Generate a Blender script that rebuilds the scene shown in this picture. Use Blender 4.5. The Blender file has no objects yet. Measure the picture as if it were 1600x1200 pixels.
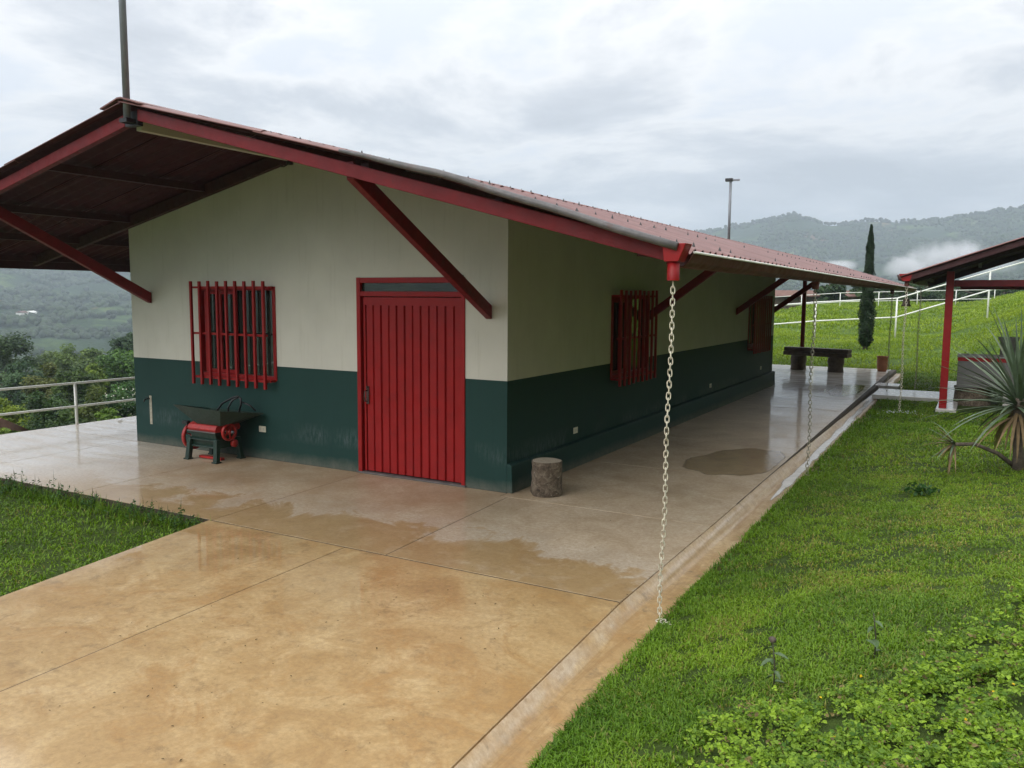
import bpy, math, random
import numpy as np
from mathutils import Vector, Matrix
random.seed(7); rng = np.random.default_rng(7)
S = bpy.context.scene
COL = S.collection
rad = math.radians

# ------------------------------------------------------------------ camera
cam_d = bpy.data.cameras.new('camera'); cam = bpy.data.objects.new('camera', cam_d); COL.objects.link(cam)
cam_d.sensor_width = 36.0; cam_d.lens = 1286.37 / 1600 * 36.0
cam_d.clip_start = 0.1; cam_d.clip_end = 12000
r_ = (0.86995239, 0.49309421, 0.00639864); u_ = (-0.05783716, 0.08913745, 0.99433866); f_ = (-0.48973228, 0.86539737, -0.10606451)
cam.matrix_world = Matrix(((r_[0], u_[0], -f_[0], 4.46890678), (r_[1], u_[1], -f_[1], -7.79127682), (r_[2], u_[2], -f_[2], 2.17829441), (0, 0, 0, 1)))
S.camera = cam
# ------------------------------------------------------------------ sky and light
SUN_EL, SUN_AZ = rad(36), rad(196)          # azimuth clockwise from +Y
W = bpy.data.worlds.new('World'); S.world = W; W.use_nodes = True
nt = W.node_tree; nt.nodes.clear()
def N(tree, kind, **kw):
    n = tree.nodes.new(kind)
    for k, v in kw.items():
        if hasattr(n, k): setattr(n, k, v)
        else: n.inputs[k.replace('_', ' ')].default_value = v
    return n
def math_n(tree, op, a, b=None, clamp=False):
    n = tree.nodes.new('ShaderNodeMath'); n.operation = op; n.use_clamp = clamp
    for i, v in enumerate((a, b)):
        if v is None: continue
        if hasattr(v, 'links'): tree.links.new(v, n.inputs[i])
        else: n.inputs[i].default_value = v
    return n.outputs[0]
L = nt.links.new
out = N(nt, 'ShaderNodeOutputWorld'); bg = N(nt, 'ShaderNodeBackground'); bg.inputs[1].default_value = 0.1
sky = N(nt, 'ShaderNodeTexSky', sky_type='NISHITA'); sky.sun_disc = False
sky.sun_elevation = SUN_EL; sky.sun_rotation = SUN_AZ; sky.altitude = 1500
tc = N(nt, 'ShaderNodeTexCoord'); sep = N(nt, 'ShaderNodeSeparateXYZ'); L(tc.outputs['Generated'], sep.inputs[0])
zc = math_n(nt, 'MAXIMUM', sep.outputs[2], 0.0)
den = math_n(nt, 'ADD', zc, 0.16)
px = math_n(nt, 'DIVIDE', sep.outputs[0], den); py = math_n(nt, 'DIVIDE', sep.outputs[1], den)
comb = N(nt, 'ShaderNodeCombineXYZ'); L(px, comb.inputs[0]); L(py, comb.inputs[1]); comb.inputs[2].default_value = 3.1
n1 = N(nt, 'ShaderNodeTexNoise'); n1.inputs['Scale'].default_value = 1.3; n1.inputs['Detail'].default_value = 7; n1.inputs['Roughness'].default_value = 0.60; n1.inputs['Distortion'].default_value = 0.25
L(comb.outputs[0], n1.inputs['Vector'])
n2 = N(nt, 'ShaderNodeTexNoise'); n2.inputs['Scale'].default_value = 0.42; n2.inputs['Detail'].default_value = 3; L(comb.outputs[0], n2.inputs['Vector'])
mixn = math_n(nt, 'ADD', math_n(nt, 'MULTIPLY', n1.outputs[0], 0.62), math_n(nt, 'MULTIPLY', n2.outputs[0], 0.38))
cr = N(nt, 'ShaderNodeValToRGB'); L(mixn, cr.inputs[0])
e = cr.color_ramp.elements
e[0].position = 0.40; e[0].color = (0.87, 0.90, 0.955, 1)
e[1].position = 0.62; e[1].color = (0.475, 0.49, 0.52, 1)
m_ = e.new(0.455); m_.color = (1.05, 1.03, 1.01, 1)
m_ = e.new(0.525); m_.color = (0.70, 0.712, 0.74, 1)
SKY_LOW, SKY_RISE = 8.3, 13.0      # an overcast sky is about three times brighter overhead than at the horizon
amp = math_n(nt, 'ADD', math_n(nt, 'MULTIPLY', math_n(nt, 'MULTIPLY', zc, zc), SKY_RISE), SKY_LOW)
vm = N(nt, 'ShaderNodeVectorMath', operation='SCALE'); L(cr.outputs[0], vm.inputs[0]); L(amp, vm.inputs['Scale'])
mx = N(nt, 'ShaderNodeMix', data_type='RGBA'); mx.inputs['Factor'].default_value = 0.97
L(sky.outputs[0], mx.inputs['A']); L(vm.outputs[0], mx.inputs['B'])
L(mx.outputs['Result'], bg.inputs[0]); L(bg.outputs[0], out.inputs[0])
sun_d = bpy.data.lights.new('sun', 'SUN'); sun_d.energy = 1.5; sun_d.angle = rad(42); sun_d.color = (1, 0.96, 0.9)
sun = bpy.data.objects.new('sun', sun_d); COL.objects.link(sun)
sd = Vector((math.sin(SUN_AZ) * math.cos(SUN_EL), math.cos(SUN_AZ) * math.cos(SUN_EL), math.sin(SUN_EL)))
sun.rotation_euler = sd.to_track_quat('Z', 'Y').to_euler(); sun.location = (0, 0, 60)
vs = S.view_settings; vs.view_transform = 'Standard'; vs.look = 'None'; vs.gamma = 1; vs.exposure = 0.36; vs.use_curve_mapping = False
S.cycles.max_bounces = 8; S.cycles.volume_bounces = 2; S.cycles.use_denoising = True

# ------------------------------------------------------------------ helpers
def link(o, parent=None, loc=None):
    COL.objects.link(o)
    if parent: o.parent = parent
    if loc is not None: o.location = loc
    return o
def thing(name, label, cat, loc=(0, 0, 0), group=None, rz=0):
    o = bpy.data.objects.new(name, None); o.empty_display_size = 0.1
    link(o, None, loc); o.rotation_euler = (0, 0, rz)
    tag(o, label, cat, group); return o
def tag(o, label, cat, group=None):
    o['label'] = label; o['category'] = cat
    if group: o['group'] = group
    return o
def world_loc(o):
    v = Vector((0, 0, 0))
    while o: v += o.location; o = o.parent
    return v
class MB:
    """collects vertices and faces of one mesh"""
    def __init__(s): s.v = []; s.f = []; s.m = []; s.sm = []
    def add(s, vs_, fs, m=0, smooth=False):
        b = len(s.v); s.v += [tuple(p) for p in vs_]
        for f in fs: s.f.append([b + i for i in f]); s.m.append(m); s.sm.append(smooth)
        return s
    def box(s, x0, x1, y0, y1, z0, z1, m=0):
        return s.add([(x0, y0, z0), (x1, y0, z0), (x1, y1, z0), (x0, y1, z0), (x0, y0, z1), (x1, y0, z1), (x1, y1, z1), (x0, y1, z1)],
                     [(0, 3, 2, 1), (4, 5, 6, 7), (0, 1, 5, 4), (1, 2, 6, 5), (2, 3, 7, 6), (3, 0, 4, 7)], m)
    def hexa(s, p, m=0):   # 4 bottom, 4 top
        return s.add(p, [(0, 3, 2, 1), (4, 5, 6, 7), (0, 1, 5, 4), (1, 2, 6, 5), (2, 3, 7, 6), (3, 0, 4, 7)], m)
    def bar(s, a, b, w, h, up=(0, 0, 1), m=0):
        a, b = Vector(a), Vector(b); d = (b - a).normalized(); sd_ = d.cross(Vector(up)).normalized(); u = sd_.cross(d)
        q = [(-w / 2, -h / 2), (w / 2, -h / 2), (w / 2, h / 2), (-w / 2, h / 2)]
        P = [a + sd_ * i + u * j for i, j in q] + [b + sd_ * i + u * j for i, j in q]
        return s.add(P, [(3, 2, 1, 0), (4, 5, 6, 7), (0, 1, 5, 4), (1, 2, 6, 5), (2, 3, 7, 6), (3, 0, 4, 7)], m)
    def tube(s, pts, r, n=8, closed=False, m=0, cap=True):
        pts = [Vector(p) for p in pts]; k = len(pts); rs = r if hasattr(r, '__len__') else [r] * k
        base = len(s.v); ref = None
        for i, p in enumerate(pts):
            a = pts[i - 1] if (i > 0 or closed) else p; b = pts[(i + 1) % k] if (i < k - 1 or closed) else p
            d = (b - a).normalized()
            if ref is None: ref = d.orthogonal().normalized()
            ref = (ref - d * ref.dot(d)).normalized(); bi = d.cross(ref)
            for j in range(n):
                t = 2 * math.pi * j / n; s.v.append(tuple(p + (ref * math.cos(t) + bi * math.sin(t)) * rs[i]))
        rings = k if closed else k - 1
        for i in range(rings):
            i2 = (i + 1) % k
            for j in range(n):
                s.f.append([base + i * n + j, base + i * n + (j + 1) % n, base + i2 * n + (j + 1) % n, base + i2 * n + j]); s.m.append(m); s.sm.append(True)
        if cap and not closed:
            s.f.append([base + j for j in range(n)][::-1]); s.m.append(m); s.sm.append(False)
            s.f.append([base + (k - 1) * n + j for j in range(n)]); s.m.append(m); s.sm.append(False)
        return s
    def lathe(s, prof, n=20, c=(0, 0, 0), axis='z', m=0, wob=0.0, ph=0.0):
        base = len(s.v)
        for (r, h) in prof:
            for j in range(n):
                t = 2 * math.pi * j / n; q = r * (1 + wob * (math.sin(3 * t + ph) + 0.6 * math.sin(7 * t + 2 * ph + h * 3)))
                p = (q * math.cos(t), q * math.sin(t), h)
                if axis == 'x': p = (h, q * math.cos(t), q * math.sin(t))
                if axis == 'y': p = (q * math.sin(t), h, q * math.cos(t))
                s.v.append((p[0] + c[0], p[1] + c[1], p[2] + c[2]))
        for i in range(len(prof) - 1):
            for j in range(n):
                s.f.append([base + i * n + j, base + i * n + (j + 1) % n, base + (i + 1) * n + (j + 1) % n, base + (i + 1) * n + j]); s.m.append(m); s.sm.append(True)
        return s
    def build(s, name, mats, parent=None, bevel=0.0, label=None, kind=None, world=True):
        me = bpy.data.meshes.new(name)
        off = world_loc(parent) if (parent is not None and world) else Vector((0, 0, 0))
        me.from_pydata([(p[0] - off.x, p[1] - off.y, p[2] - off.z) for p in s.v], [], s.f)
        mats = mats if isinstance(mats, (list, tuple)) else [mats]
        for mm in mats: me.materials.append(mm)
        me.polygons.foreach_set('material_index', s.m); me.polygons.foreach_set('use_smooth', s.sm); me.update()
        o = bpy.data.objects.new(name, me); link(o, parent)
        if bevel:
            b = o.modifiers.new('bevel', 'BEVEL'); b.width = bevel; b.segments = 2; b.limit_method = 'ANGLE'; b.angle_limit = rad(40)
        if label: o['label'] = label
        if kind: o['kind'] = kind
        return o
def np_mesh(name, verts, faces, mat, parent=None, colors=None, kind=None, smooth=False):
    """verts (n,3), faces (m,k) with constant k; optional per-vertex colors"""
    verts = np.asarray(verts, np.float32); faces = np.asarray(faces, np.int32); k = faces.shape[1]
    me = bpy.data.meshes.new(name); me.vertices.add(len(verts)); me.vertices.foreach_set('co', verts.ravel())
    me.loops.add(faces.size); me.loops.foreach_set('vertex_index', faces.ravel())
    me.polygons.add(len(faces)); me.polygons.foreach_set('loop_start', np.arange(0, faces.size, k, dtype=np.int32))
    me.polygons.foreach_set('loop_total', np.full(len(faces), k, np.int32))
    me.polygons.foreach_set('use_smooth', np.full(len(faces), smooth))
    if colors is not None:
        a = me.color_attributes.new('Col', 'FLOAT_COLOR', 'POINT'); c = np.ones((len(verts), 4), np.float32); c[:, :3] = colors; a.data.foreach_set('color', c.ravel())
    me.materials.append(mat); me.update(calc_edges=True); me.validate()
    o = bpy.data.objects.new(name, me); link(o, parent)
    if kind: o['kind'] = kind
    return o
def copy_obj(o, parent=None, loc=None):
    c = o.copy(); COL.objects.link(c); c.parent = parent
    if loc is not None: c.location = loc
    return c
# numpy value noise
def vnoise(x, y, seed=0):
    xi = np.floor(x).astype(np.int64); yi = np.floor(y).astype(np.int64); xf = x - xi; yf = y - yi
    def h(a, b):
        n = (a * 374761393 + b * 668265263 + seed * 974634777) & 0xffffffff
        n = ((n ^ (n >> 13)) * 1274126177) & 0xffffffff
        return ((n ^ (n >> 16)) & 0xffff) / 65535.0
    u = xf * xf * (3 - 2 * xf); v = yf * yf * (3 - 2 * yf)
    return (h(xi, yi) * (1 - u) + h(xi + 1, yi) * u) * (1 - v) + (h(xi, yi + 1) * (1 - u) + h(xi + 1, yi + 1) * u) * v
def fbm(x, y, o=5, seed=0):
    t = 0; a = 0.5
    for i in range(o): t = t + a * vnoise(x * 2 ** i, y * 2 ** i, seed + i); a *= 0.5
    return t
def sstep(a, b, x):
    t = np.clip((x - a) / (b - a), 0, 1); return t * t * (3 - 2 * t)

# ------------------------------------------------------------------ materials
def new_mat(name):
    m = bpy.data.materials.new(name); m.use_nodes = True; t = m.node_tree; t.nodes.clear()
    o = t.nodes.new('ShaderNodeOutputMaterial'); b = t.nodes.new('ShaderNodeBsdfPrincipled'); t.links.new(b.outputs[0], o.inputs[0])
    return m, t, b, o
def noise(t, scale, detail=4, rough=0.55, vec=None, dist=0.0):
    n = t.nodes.new('ShaderNodeTexNoise'); n.inputs['Scale'].default_value = scale; n.inputs['Detail'].default_value = detail
    n.inputs['Roughness'].default_value = rough; n.inputs['Distortion'].default_value = dist
    if vec is not None: t.links.new(vec, n.inputs['Vector'])
    return n.outputs[0]
def ramp(t, fac, stops):
    n = t.nodes.new('ShaderNodeValToRGB'); t.links.new(fac, n.inputs[0]); el = n.color_ramp.elements
    while len(el) > 1: el.remove(el[0])
    el[0].position = stops[0][0]; el[0].color = (*stops[0][1], 1) if len(stops[0][1]) == 3 else stops[0][1]
    for p, c in stops[1:]:
        q = el.new(p); q.color = (*c, 1)
    return n.outputs[0]
def mapr(t, v, a, b, c, d):
    n = t.nodes.new('ShaderNodeMapRange'); t.links.new(v, n.inputs[0])
    for i, q in enumerate((a, b, c, d)): n.inputs[i + 1].default_value = q
    return n.outputs[0]
def mixc(t, fac, a, b, mode='MIX'):
    n = t.nodes.new('ShaderNodeMix'); n.data_type = 'RGBA'; n.blend_type = mode
    for k, v in (('Factor', fac), ('A', a), ('B', b)):
        i = [q for q in n.inputs if q.name == k and q.enabled][0]
        if hasattr(v, 'links'): t.links.new(v, i)
        else: i.default_value = v if k == 'Factor' else (*v, 1)
    return [q for q in n.outputs if q.enabled][0]
def position(t):
    return t.nodes.new('ShaderNodeNewGeometry').outputs['Position']
def bump(t, b, h, strength=0.3, dist=0.01):
    n = t.nodes.new('ShaderNodeBump'); n.inputs['Strength'].default_value = strength; n.inputs['Distance'].default_value = dist
    t.links.new(h, n.inputs['Height']); t.links.new(n.outputs[0], b.inputs['Normal'])
def paint(name, c, rough=0.5, var=0.18, scale=6, bmp=0.05, metal=0.0, spec=0.5, dirt=None, fine=90):
    m, t, b, o = new_mat(name); p = position(t)
    n = noise(t, scale, 6, 0.6, p); lo = tuple(x * (1 - var) for x in c); hi = tuple(min(1, x * (1 + var)) for x in c)
    col = ramp(t, n, [(0.3, lo), (0.7, hi)])
    if dirt:
        d = noise(t, dirt[1], 8, 0.7, p, 0.6); col = mixc(t, mapr(t, d, dirt[2], dirt[2] + 0.12, 0, dirt[3]), col, dirt[0])
    t.links.new(col, b.inputs['Base Color']); t.links.new(mapr(t, noise(t, scale * 2.3, 4, 0.6, p), 0.3, 0.7, max(0.05, rough - 0.12), min(1, rough + 0.12)), b.inputs['Roughness'])
    b.inputs['Metallic'].default_value = metal; b.inputs['Specular IOR Level'].default_value = spec
    if bmp: bump(t, b, noise(t, fine, 3, 0.5, p), bmp, 0.01)
    return m
def leafmat(name, trans=0.35, rough=0.55, sat=1.0):
    m, t, b, o = new_mat(name)
    at = t.nodes.new('ShaderNodeAttribute'); at.attribute_name = 'Col'
    b.inputs['Roughness'].default_value = rough; b.inputs['Specular IOR Level'].default_value = 0.35
    t.links.new(at.outputs['Color'], b.inputs['Base Color'])
    tr = t.nodes.new('ShaderNodeBsdfTranslucent'); mc = mixc(t, 1.0, at.outputs['Color'], (1.25, 1.25, 0.5), 'MULTIPLY'); t.links.new(mc, tr.inputs[0])
    ms = t.nodes.new('ShaderNodeMixShader'); ms.inputs[0].default_value = trans
    t.links.new(b.outputs[0], ms.inputs[1]); t.links.new(tr.outputs[0], ms.inputs[2]); t.links.new(ms.outputs[0], o.inputs[0])
    return m
M = {}
M['cream'] = None
def wall_paint(name, c, streak, scuff=None):
    m, t, b, o = new_mat(name); p = position(t)
    n = noise(t, 1.6, 6, 0.6, p)
    col = ramp(t, n, [(0.3, tuple(x * 0.93 for x in c)), (0.7, tuple(x * 1.05 for x in c))])
    mp = t.nodes.new('ShaderNodeMapping'); mp.inputs['Scale'].default_value = (5, 5, 0.35); t.links.new(p, mp.inputs['Vector'])
    st = noise(t, 3, 6, 0.7, mp.outputs[0])
    col = mixc(t, mapr(t, st, 0.55, 0.78, 0, 0.5), col, streak)
    if scuff:
        sx = t.nodes.new('ShaderNodeSeparateXYZ'); t.links.new(p, sx.inputs[0])
        band = math_n(t, 'MULTIPLY', mapr(t, sx.outputs[2], 0.26, 0.36, 0, 1), mapr(t, sx.outputs[2], 0.42, 0.56, 1, 0))
        mp2 = t.nodes.new('ShaderNodeMapping'); mp2.inputs['Scale'].default_value = (14, 14, 3); t.links.new(p, mp2.inputs['Vector'])
        sc = mapr(t, noise(t, 2.2, 6, 0.75, mp2.outputs[0]), 0.44, 0.62, 0, 0.75)
        big = mapr(t, noise(t, 1.3, 2, 0.5, p), 0.42, 0.56, 0, 1)
        col = mixc(t, math_n(t, 'MULTIPLY', math_n(t, 'MULTIPLY', band, sc), big), col, scuff)
        low = mapr(t, math_n(t, 'ADD', sx.outputs[2], math_n(t, 'MULTIPLY', noise(t, 4, 7, 0.7, p), -0.16)), -0.08, 0.06, 1.0, 0)
        col = mixc(t, math_n(t, 'MULTIPLY', low, noise(t, 9, 5, 0.7, p)), col, (0.16, 0.15, 0.12))
    t.links.new(col, b.inputs['Base Color']); b.inputs['Roughness'].default_value = 0.62 if scuff else 0.8; b.inputs['Specular IOR Level'].default_value = 0.25
    bump(t, b, noise(t, 55, 4, 0.6, p), 0.12, 0.006)
    return m
M['cream'] = wall_paint('cream_paint', (0.52, 0.51, 0.45), (0.37, 0.355, 0.29))
M['green'] = wall_paint('green_paint', (0.009, 0.039, 0.034), (0.006, 0.026, 0.024), (0.075, 0.10, 0.10))
M['red'] = paint('red_gloss_paint', (0.245, 0.006, 0.007), 0.45, 0.12, 5, 0.03, spec=0.3, dirt=((0.12, 0.02, 0.02), 9, 0.60, 0.5))
M['redwood'] = paint('dark_red_beam_paint', (0.150, 0.007, 0.010), 0.5, 0.2, 7, 0.1, spec=0.3, dirt=((0.06, 0.02, 0.02), 6, 0.58, 0.6))
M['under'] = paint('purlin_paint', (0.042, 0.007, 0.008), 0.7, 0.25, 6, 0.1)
M['gutter'] = paint('gutter_metal', (0.105, 0.034, 0.024), 0.6, 0.2, 4, 0.03, spec=0.2, dirt=((0.09, 0.05, 0.035), 5, 0.55, 0.7))
M['white'] = paint('white_paint', (0.86, 0.86, 0.82), 0.45, 0.08, 6, 0.03, dirt=((0.4, 0.38, 0.3), 12, 0.62, 0.5))
M['chain'] = paint('chain_paint', (0.64, 0.60, 0.48), 0.45, 0.2, 30, 0.03, dirt=((0.24, 0.18, 0.10), 40, 0.50, 0.75))
M['chain_shaded'] = paint('chain_paint_shaded', (0.40, 0.37, 0.29), 0.45, 0.25, 30, 0.03, metal=0.3)  # darker copy of the chain paint, backlit shade put into the colour
M['steel'] = paint('galvanised_steel', (0.20, 0.215, 0.24), 0.42, 0.12, 12, 0.02, metal=0.15)
M['flash'] = paint('weathered_flashing', (0.105, 0.098, 0.098), 0.5, 0.3, 10, 0.08, dirt=((0.12, 0.06, 0.05), 7, 0.55, 0.6))
M['oldmetal'] = paint('tarnished_metal', (0.07, 0.045, 0.04), 0.45, 0.3, 30, 0.1, metal=0.4)
M['black'] = paint('black_plastic', (0.012, 0.012, 0.014), 0.4, 0.1, 8, 0)
M['socket'] = paint('socket_plastic', (0.62, 0.58, 0.47), 0.4, 0.05, 20, 0)
M['patch'] = paint('bare_plaster', (0.36, 0.33, 0.26), 0.9, 0.2, 30, 0.2)
M['creamboard'] = paint('cream_ceiling_board', (0.55, 0.53, 0.42), 0.7, 0.08, 5, 0.03)
M['pgreen'] = paint('machine_green', (0.008, 0.028, 0.020), 0.45, 0.25, 14, 0.05, dirt=((0.06, 0.03, 0.02), 18, 0.6, 0.6))
M['pred'] = paint('machine_red', (0.33, 0.018, 0.016), 0.38, 0.2, 16, 0.05, dirt=((0.10, 0.02, 0.015), 22, 0.6, 0.6))
M['wood'] = paint('dark_timber', (0.095, 0.066, 0.048), 0.6, 0.4, 12, 0.3, fine=40)
M['terra'] = paint('terracotta', (0.34, 0.13, 0.065), 0.7, 0.2, 10, 0.15)
M['grey'] = paint('grey_render', (0.14, 0.135, 0.13), 0.7, 0.12, 6, 0.1)
M['stone'] = paint('grey_stone', (0.23, 0.22, 0.20), 0.8, 0.3, 18, 0.4)
M['soil'] = paint('soil', (0.10, 0.062, 0.032), 0.8, 0.35, 10, 0.5)
M['bark'] = paint('bark', (0.10, 0.078, 0.060), 0.85, 0.4, 20, 0.5, fine=30)
M['roofclay'] = paint('old_clay_roof', (0.15, 0.075, 0.055), 0.8, 0.3, 3, 0.2)
M['leaf'] = leafmat('foliage', 0.3); M['blade'] = leafmat('grass_blade', 0.35, 0.5)
# roof sheet: red from above
def sheet_mat():
    m, t, b, o = new_mat('fibre_cement_red'); p = position(t)
    n = noise(t, 2.5, 7, 0.65, p); col = ramp(t, n, [(0.28, (0.11, 0.042, 0.036)), (0.5, (0.175, 0.070, 0.060)), (0.72, (0.25, 0.12, 0.105))])
    col = mixc(t, mapr(t, noise(t, 14, 6, 0.7, p), 0.58, 0.75, 0, 0.6), col, (0.07, 0.035, 0.035))
    t.links.new(col, b.inputs['Base Color']); b.inputs['Roughness'].default_value = 0.42
    bump(t, b, noise(t, 60, 4, 0.6, p), 0.15, 0.005); return m
M['sheet'] = sheet_mat(); M['sheet_shaded'] = paint('sheet_underside_shaded', (0.048, 0.009, 0.011), 0.7, 0.2, 4, 0.05, spec=0.2)  # sheet bottoms get a darker colour with the under-roof shade painted in
def glass_mat():
    m, t, b, o = new_mat('window_glass'); b.inputs['Base Color'].default_value = (0.016, 0.024, 0.020, 1)
    b.inputs['Roughness'].default_value = 0.03; b.inputs['Specular IOR Level'].default_value = 1.0
    p = position(t); bump(t, b, noise(t, 2.2, 2, 0.5, p), 0.05, 0.02); return m
M['glass'] = glass_mat()
def log_mat():
    m, t, b, o = new_mat('log_bark'); p = position(t)
    n = noise(t, 14, 8, 0.75, p, 0.8); col = ramp(t, n, [(0.35, (0.035, 0.026, 0.018)), (0.5, (0.115, 0.085, 0.058)), (0.62, (0.19, 0.155, 0.115))])
    col = mixc(t, mapr(t, noise(t, 30, 5, 0.7, p), 0.62, 0.68, 0, 0.85), col, (0.42, 0.39, 0.33))
    t.links.new(col, b.inputs['Base Color']); b.inputs['Roughness'].default_value = 0.85; bump(t, b, n, 0.8, 0.03); return m
M['log'] = log_mat()
def cut_mat():
    m, t, b, o = new_mat('cut_wood'); p = position(t)
    w = t.nodes.new('ShaderNodeTexWave'); w.wave_type = 'RINGS'; w.rings_direction = 'Z'; w.inputs['Scale'].default_value = 16; w.inputs['Distortion'].default_value = 3
    tc_ = t.nodes.new('ShaderNodeTexCoord'); t.links.new(tc_.outputs['Object'], w.inputs['Vector'])
    col = ramp(t, w.outputs[1], [(0.2, (0.30, 0.255, 0.19)), (0.8, (0.40, 0.35, 0.27))]); col = mixc(t, mapr(t, noise(t, 12, 5, 0.7, p), 0.5, 0.7, 0, 0.7), col, (0.2, 0.18, 0.14))
    t.links.new(col, b.inputs['Base Color']); b.inputs['Roughness'].default_value = 0.8; return m
M['cut'] = cut_mat()
# wet concrete. ochre where the rain washes over it, grey where the roof keeps it drier
def concrete(name, mode):
    m, t, b, o = new_mat(name); p = position(t)
    sx = t.nodes.new('ShaderNodeSeparateXYZ'); t.links.new(p, sx.inputs[0])
    nb = noise(t, 0.7, 5, 0.6, p, 0.4); nm = noise(t, 2.6, 7, 0.68, p, 0.6); nf = noise(t, 26, 9, 0.8, p)
    ochre = ramp(t, nm, [(0.28, (0.30, 0.172, 0.066)), (0.45, (0.39, 0.245, 0.098)), (0.58, (0.50, 0.350, 0.168)), (0.75, (0.62, 0.475, 0.27))])
    ochre = mixc(t, mapr(t, nb, 0.35, 0.62, 0, 0.45), ochre, (0.56, 0.395, 0.19))
    ochre = mixc(t, mapr(t, noise(t, 1.5, 10, 0.74, p, 1.2), 0.51, 0.63, 0, 0.8), ochre, (0.38, 0.215, 0.075))
    ochre = mixc(t, mapr(t, noise(t, 5.5, 8, 0.75, p, 0.4), 0.54, 0.66, 0, 0.7), ochre, (0.24, 0.155, 0.07))
    gray = ramp(t, nm, [(0.3, (0.36, 0.285, 0.190)), (0.5, (0.48, 0.395, 0.285)), (0.7, (0.58, 0.50, 0.385))])
    if mode == 'path': col = ochre; wet = mapr(t, nb, 0.35, 0.60, 0.45, 1.0)
    elif mode == 'patio':
        # stain edge follows the drip line of the roof
        yy = math_n(t, 'ADD', math_n(t, 'ADD', sx.outputs[1], math_n(t, 'MULTIPLY', math_n(t, 'SUBTRACT', noise(t, 1.05, 10, 0.68, p, 0.9), 0.5), 3.0)), math_n(t, 'MULTIPLY', math_n(t, 'SUBTRACT', nf, 0.5), 0.12))
        k = math_n(t, 'MULTIPLY', math_n(t, 'MULTIPLY', mapr(t, yy, -1.84, -1.66, 1, 0), mapr(t, noise(t, 4.2, 8, 0.75, p, 0.5), 0.34, 0.50, 0.55, 1)), mapr(t, sx.outputs[0], -5.2, -3.6, 0, 1))
        red = math_n(t, 'MULTIPLY', mapr(t, noise(t, 1.1, 5, 0.6, p), 0.38, 0.58, 0.15, 0.75), mapr(t, sx.outputs[0], -0.2, 0.5, 1, 0.12))
        gray = mixc(t, red, gray, (0.33, 0.215, 0.125))
        lip = math_n(t, 'MULTIPLY', mapr(t, yy, -1.74, -1.66, 0, 1), mapr(t, yy, -1.66, -1.1, 1, 0))
        gray = mixc(t, math_n(t, 'MULTIPLY', lip, 0.5), gray, (0.50, 0.45, 0.375))
        col = mixc(t, k, gray, mixc(t, 0.6, ochre, (0.27, 0.185, 0.09)))
        smn = t.nodes.new('ShaderNodeMapping'); smn.inputs['Rotation'].default_value = (0, 0, 0.5); smn.inputs['Scale'].default_value = (0.35, 1.6, 1); t.links.new(p, smn.inputs['Vector']); smap = smn.outputs[0]
        xl = mapr(t, sx.outputs[0], -6.0, -3.9, 1, 0); far = mapr(t, sx.outputs[1], 3.0, 14.0, 0, 1)
        pale = math_n(t, 'MAXIMUM', xl, far)  # left and far floor: reflected sky painted into the base colour as well
        col = mixc(t, math_n(t, 'MULTIPLY', pale, 0.85), col, (0.70, 0.645, 0.57))
        wet = math_n(t, 'MAXIMUM', mapr(t, nb, 0.40, 0.62, 0.12, 0.6), math_n(t, 'MAXIMUM', math_n(t, 'MULTIPLY', k, 0.5), math_n(t, 'MULTIPLY', math_n(t, 'MULTIPLY', pale, 0.95), mapr(t, noise(t, 3.0, 4, 0.6, smap), 0.40, 0.56, 0.5, 1.0))))
    else:
        col = mixc(t, mapr(t, sx.outputs[1], -2.2, 1.5, 0.05, 0.6), ochre, gray)
        smn = t.nodes.new('ShaderNodeMapping'); smn.inputs['Scale'].default_value = (9, 0.7, 1); t.links.new(p, smn.inputs['Vector'])
        col = mixc(t, mapr(t, noise(t, 1.6, 7, 0.7, smn.outputs[0], 0.6), 0.50, 0.68, 0, 0.75), col, (0.27, 0.155, 0.06))
        rim = math_n(t, 'ADD', sx.outputs[2], math_n(t, 'MULTIPLY', math_n(t, 'SUBTRACT', noise(t, 5, 6, 0.7, p), 0.5), 0.10))
        col = mixc(t, math_n(t, 'MULTIPLY', mapr(t, rim, -0.075, -0.04, 0, 0.75), mapr(t, noise(t, 2.1, 5, 0.6, p), 0.38, 0.55, 0.1, 1)), col, (0.52, 0.43, 0.32))
        col = mixc(t, mapr(t, noise(t, 7, 8, 0.75, p, 0.5), 0.57, 0.66, 0, 0.7), col, (0.17, 0.125, 0.075))
        wet = mapr(t, nb, 0.35, 0.6, 0.1, 0.5)
    spots = mapr(t, noise(t, 22, 5, 0.7, p), 0.64, 0.70, 0, 0.8)
    patch = mapr(t, noise(t, 0.9, 3, 0.5, p), 0.48, 0.62, 0, 1)
    col = mixc(t, math_n(t, 'MULTIPLY', spots, patch), col, (0.10, 0.065, 0.03))
    col = mixc(t, mapr(t, nf, 0.36, 0.62, 0.6, 0), col, (0.24, 0.15, 0.065))
    t.links.new(col, b.inputs['Base Color']); b.inputs['Roughness'].default_value = 0.55
    film = None
    if mode == 'path':       # spots where the rain still stands as a mirror film
        for (cx, cy, rr_) in ((-1.15, -2.95, .75), (-.50, -5.25, .42), (.9, -3.1, .5)):
            d = t.nodes.new('ShaderNodeVectorMath'); d.operation = 'DISTANCE'; t.links.new(p, d.inputs[0]); d.inputs[1].default_value = (cx, cy, 0)
            q = mapr(t, math_n(t, 'ADD', d.outputs['Value'], math_n(t, 'MULTIPLY', math_n(t, 'SUBTRACT', noise(t, 4.5, 7, 0.7, p), 0.5), 1.0)), rr_ - .10, rr_, 1, 0)
            film = q if film is None else math_n(t, 'MAXIMUM', film, q)
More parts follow.
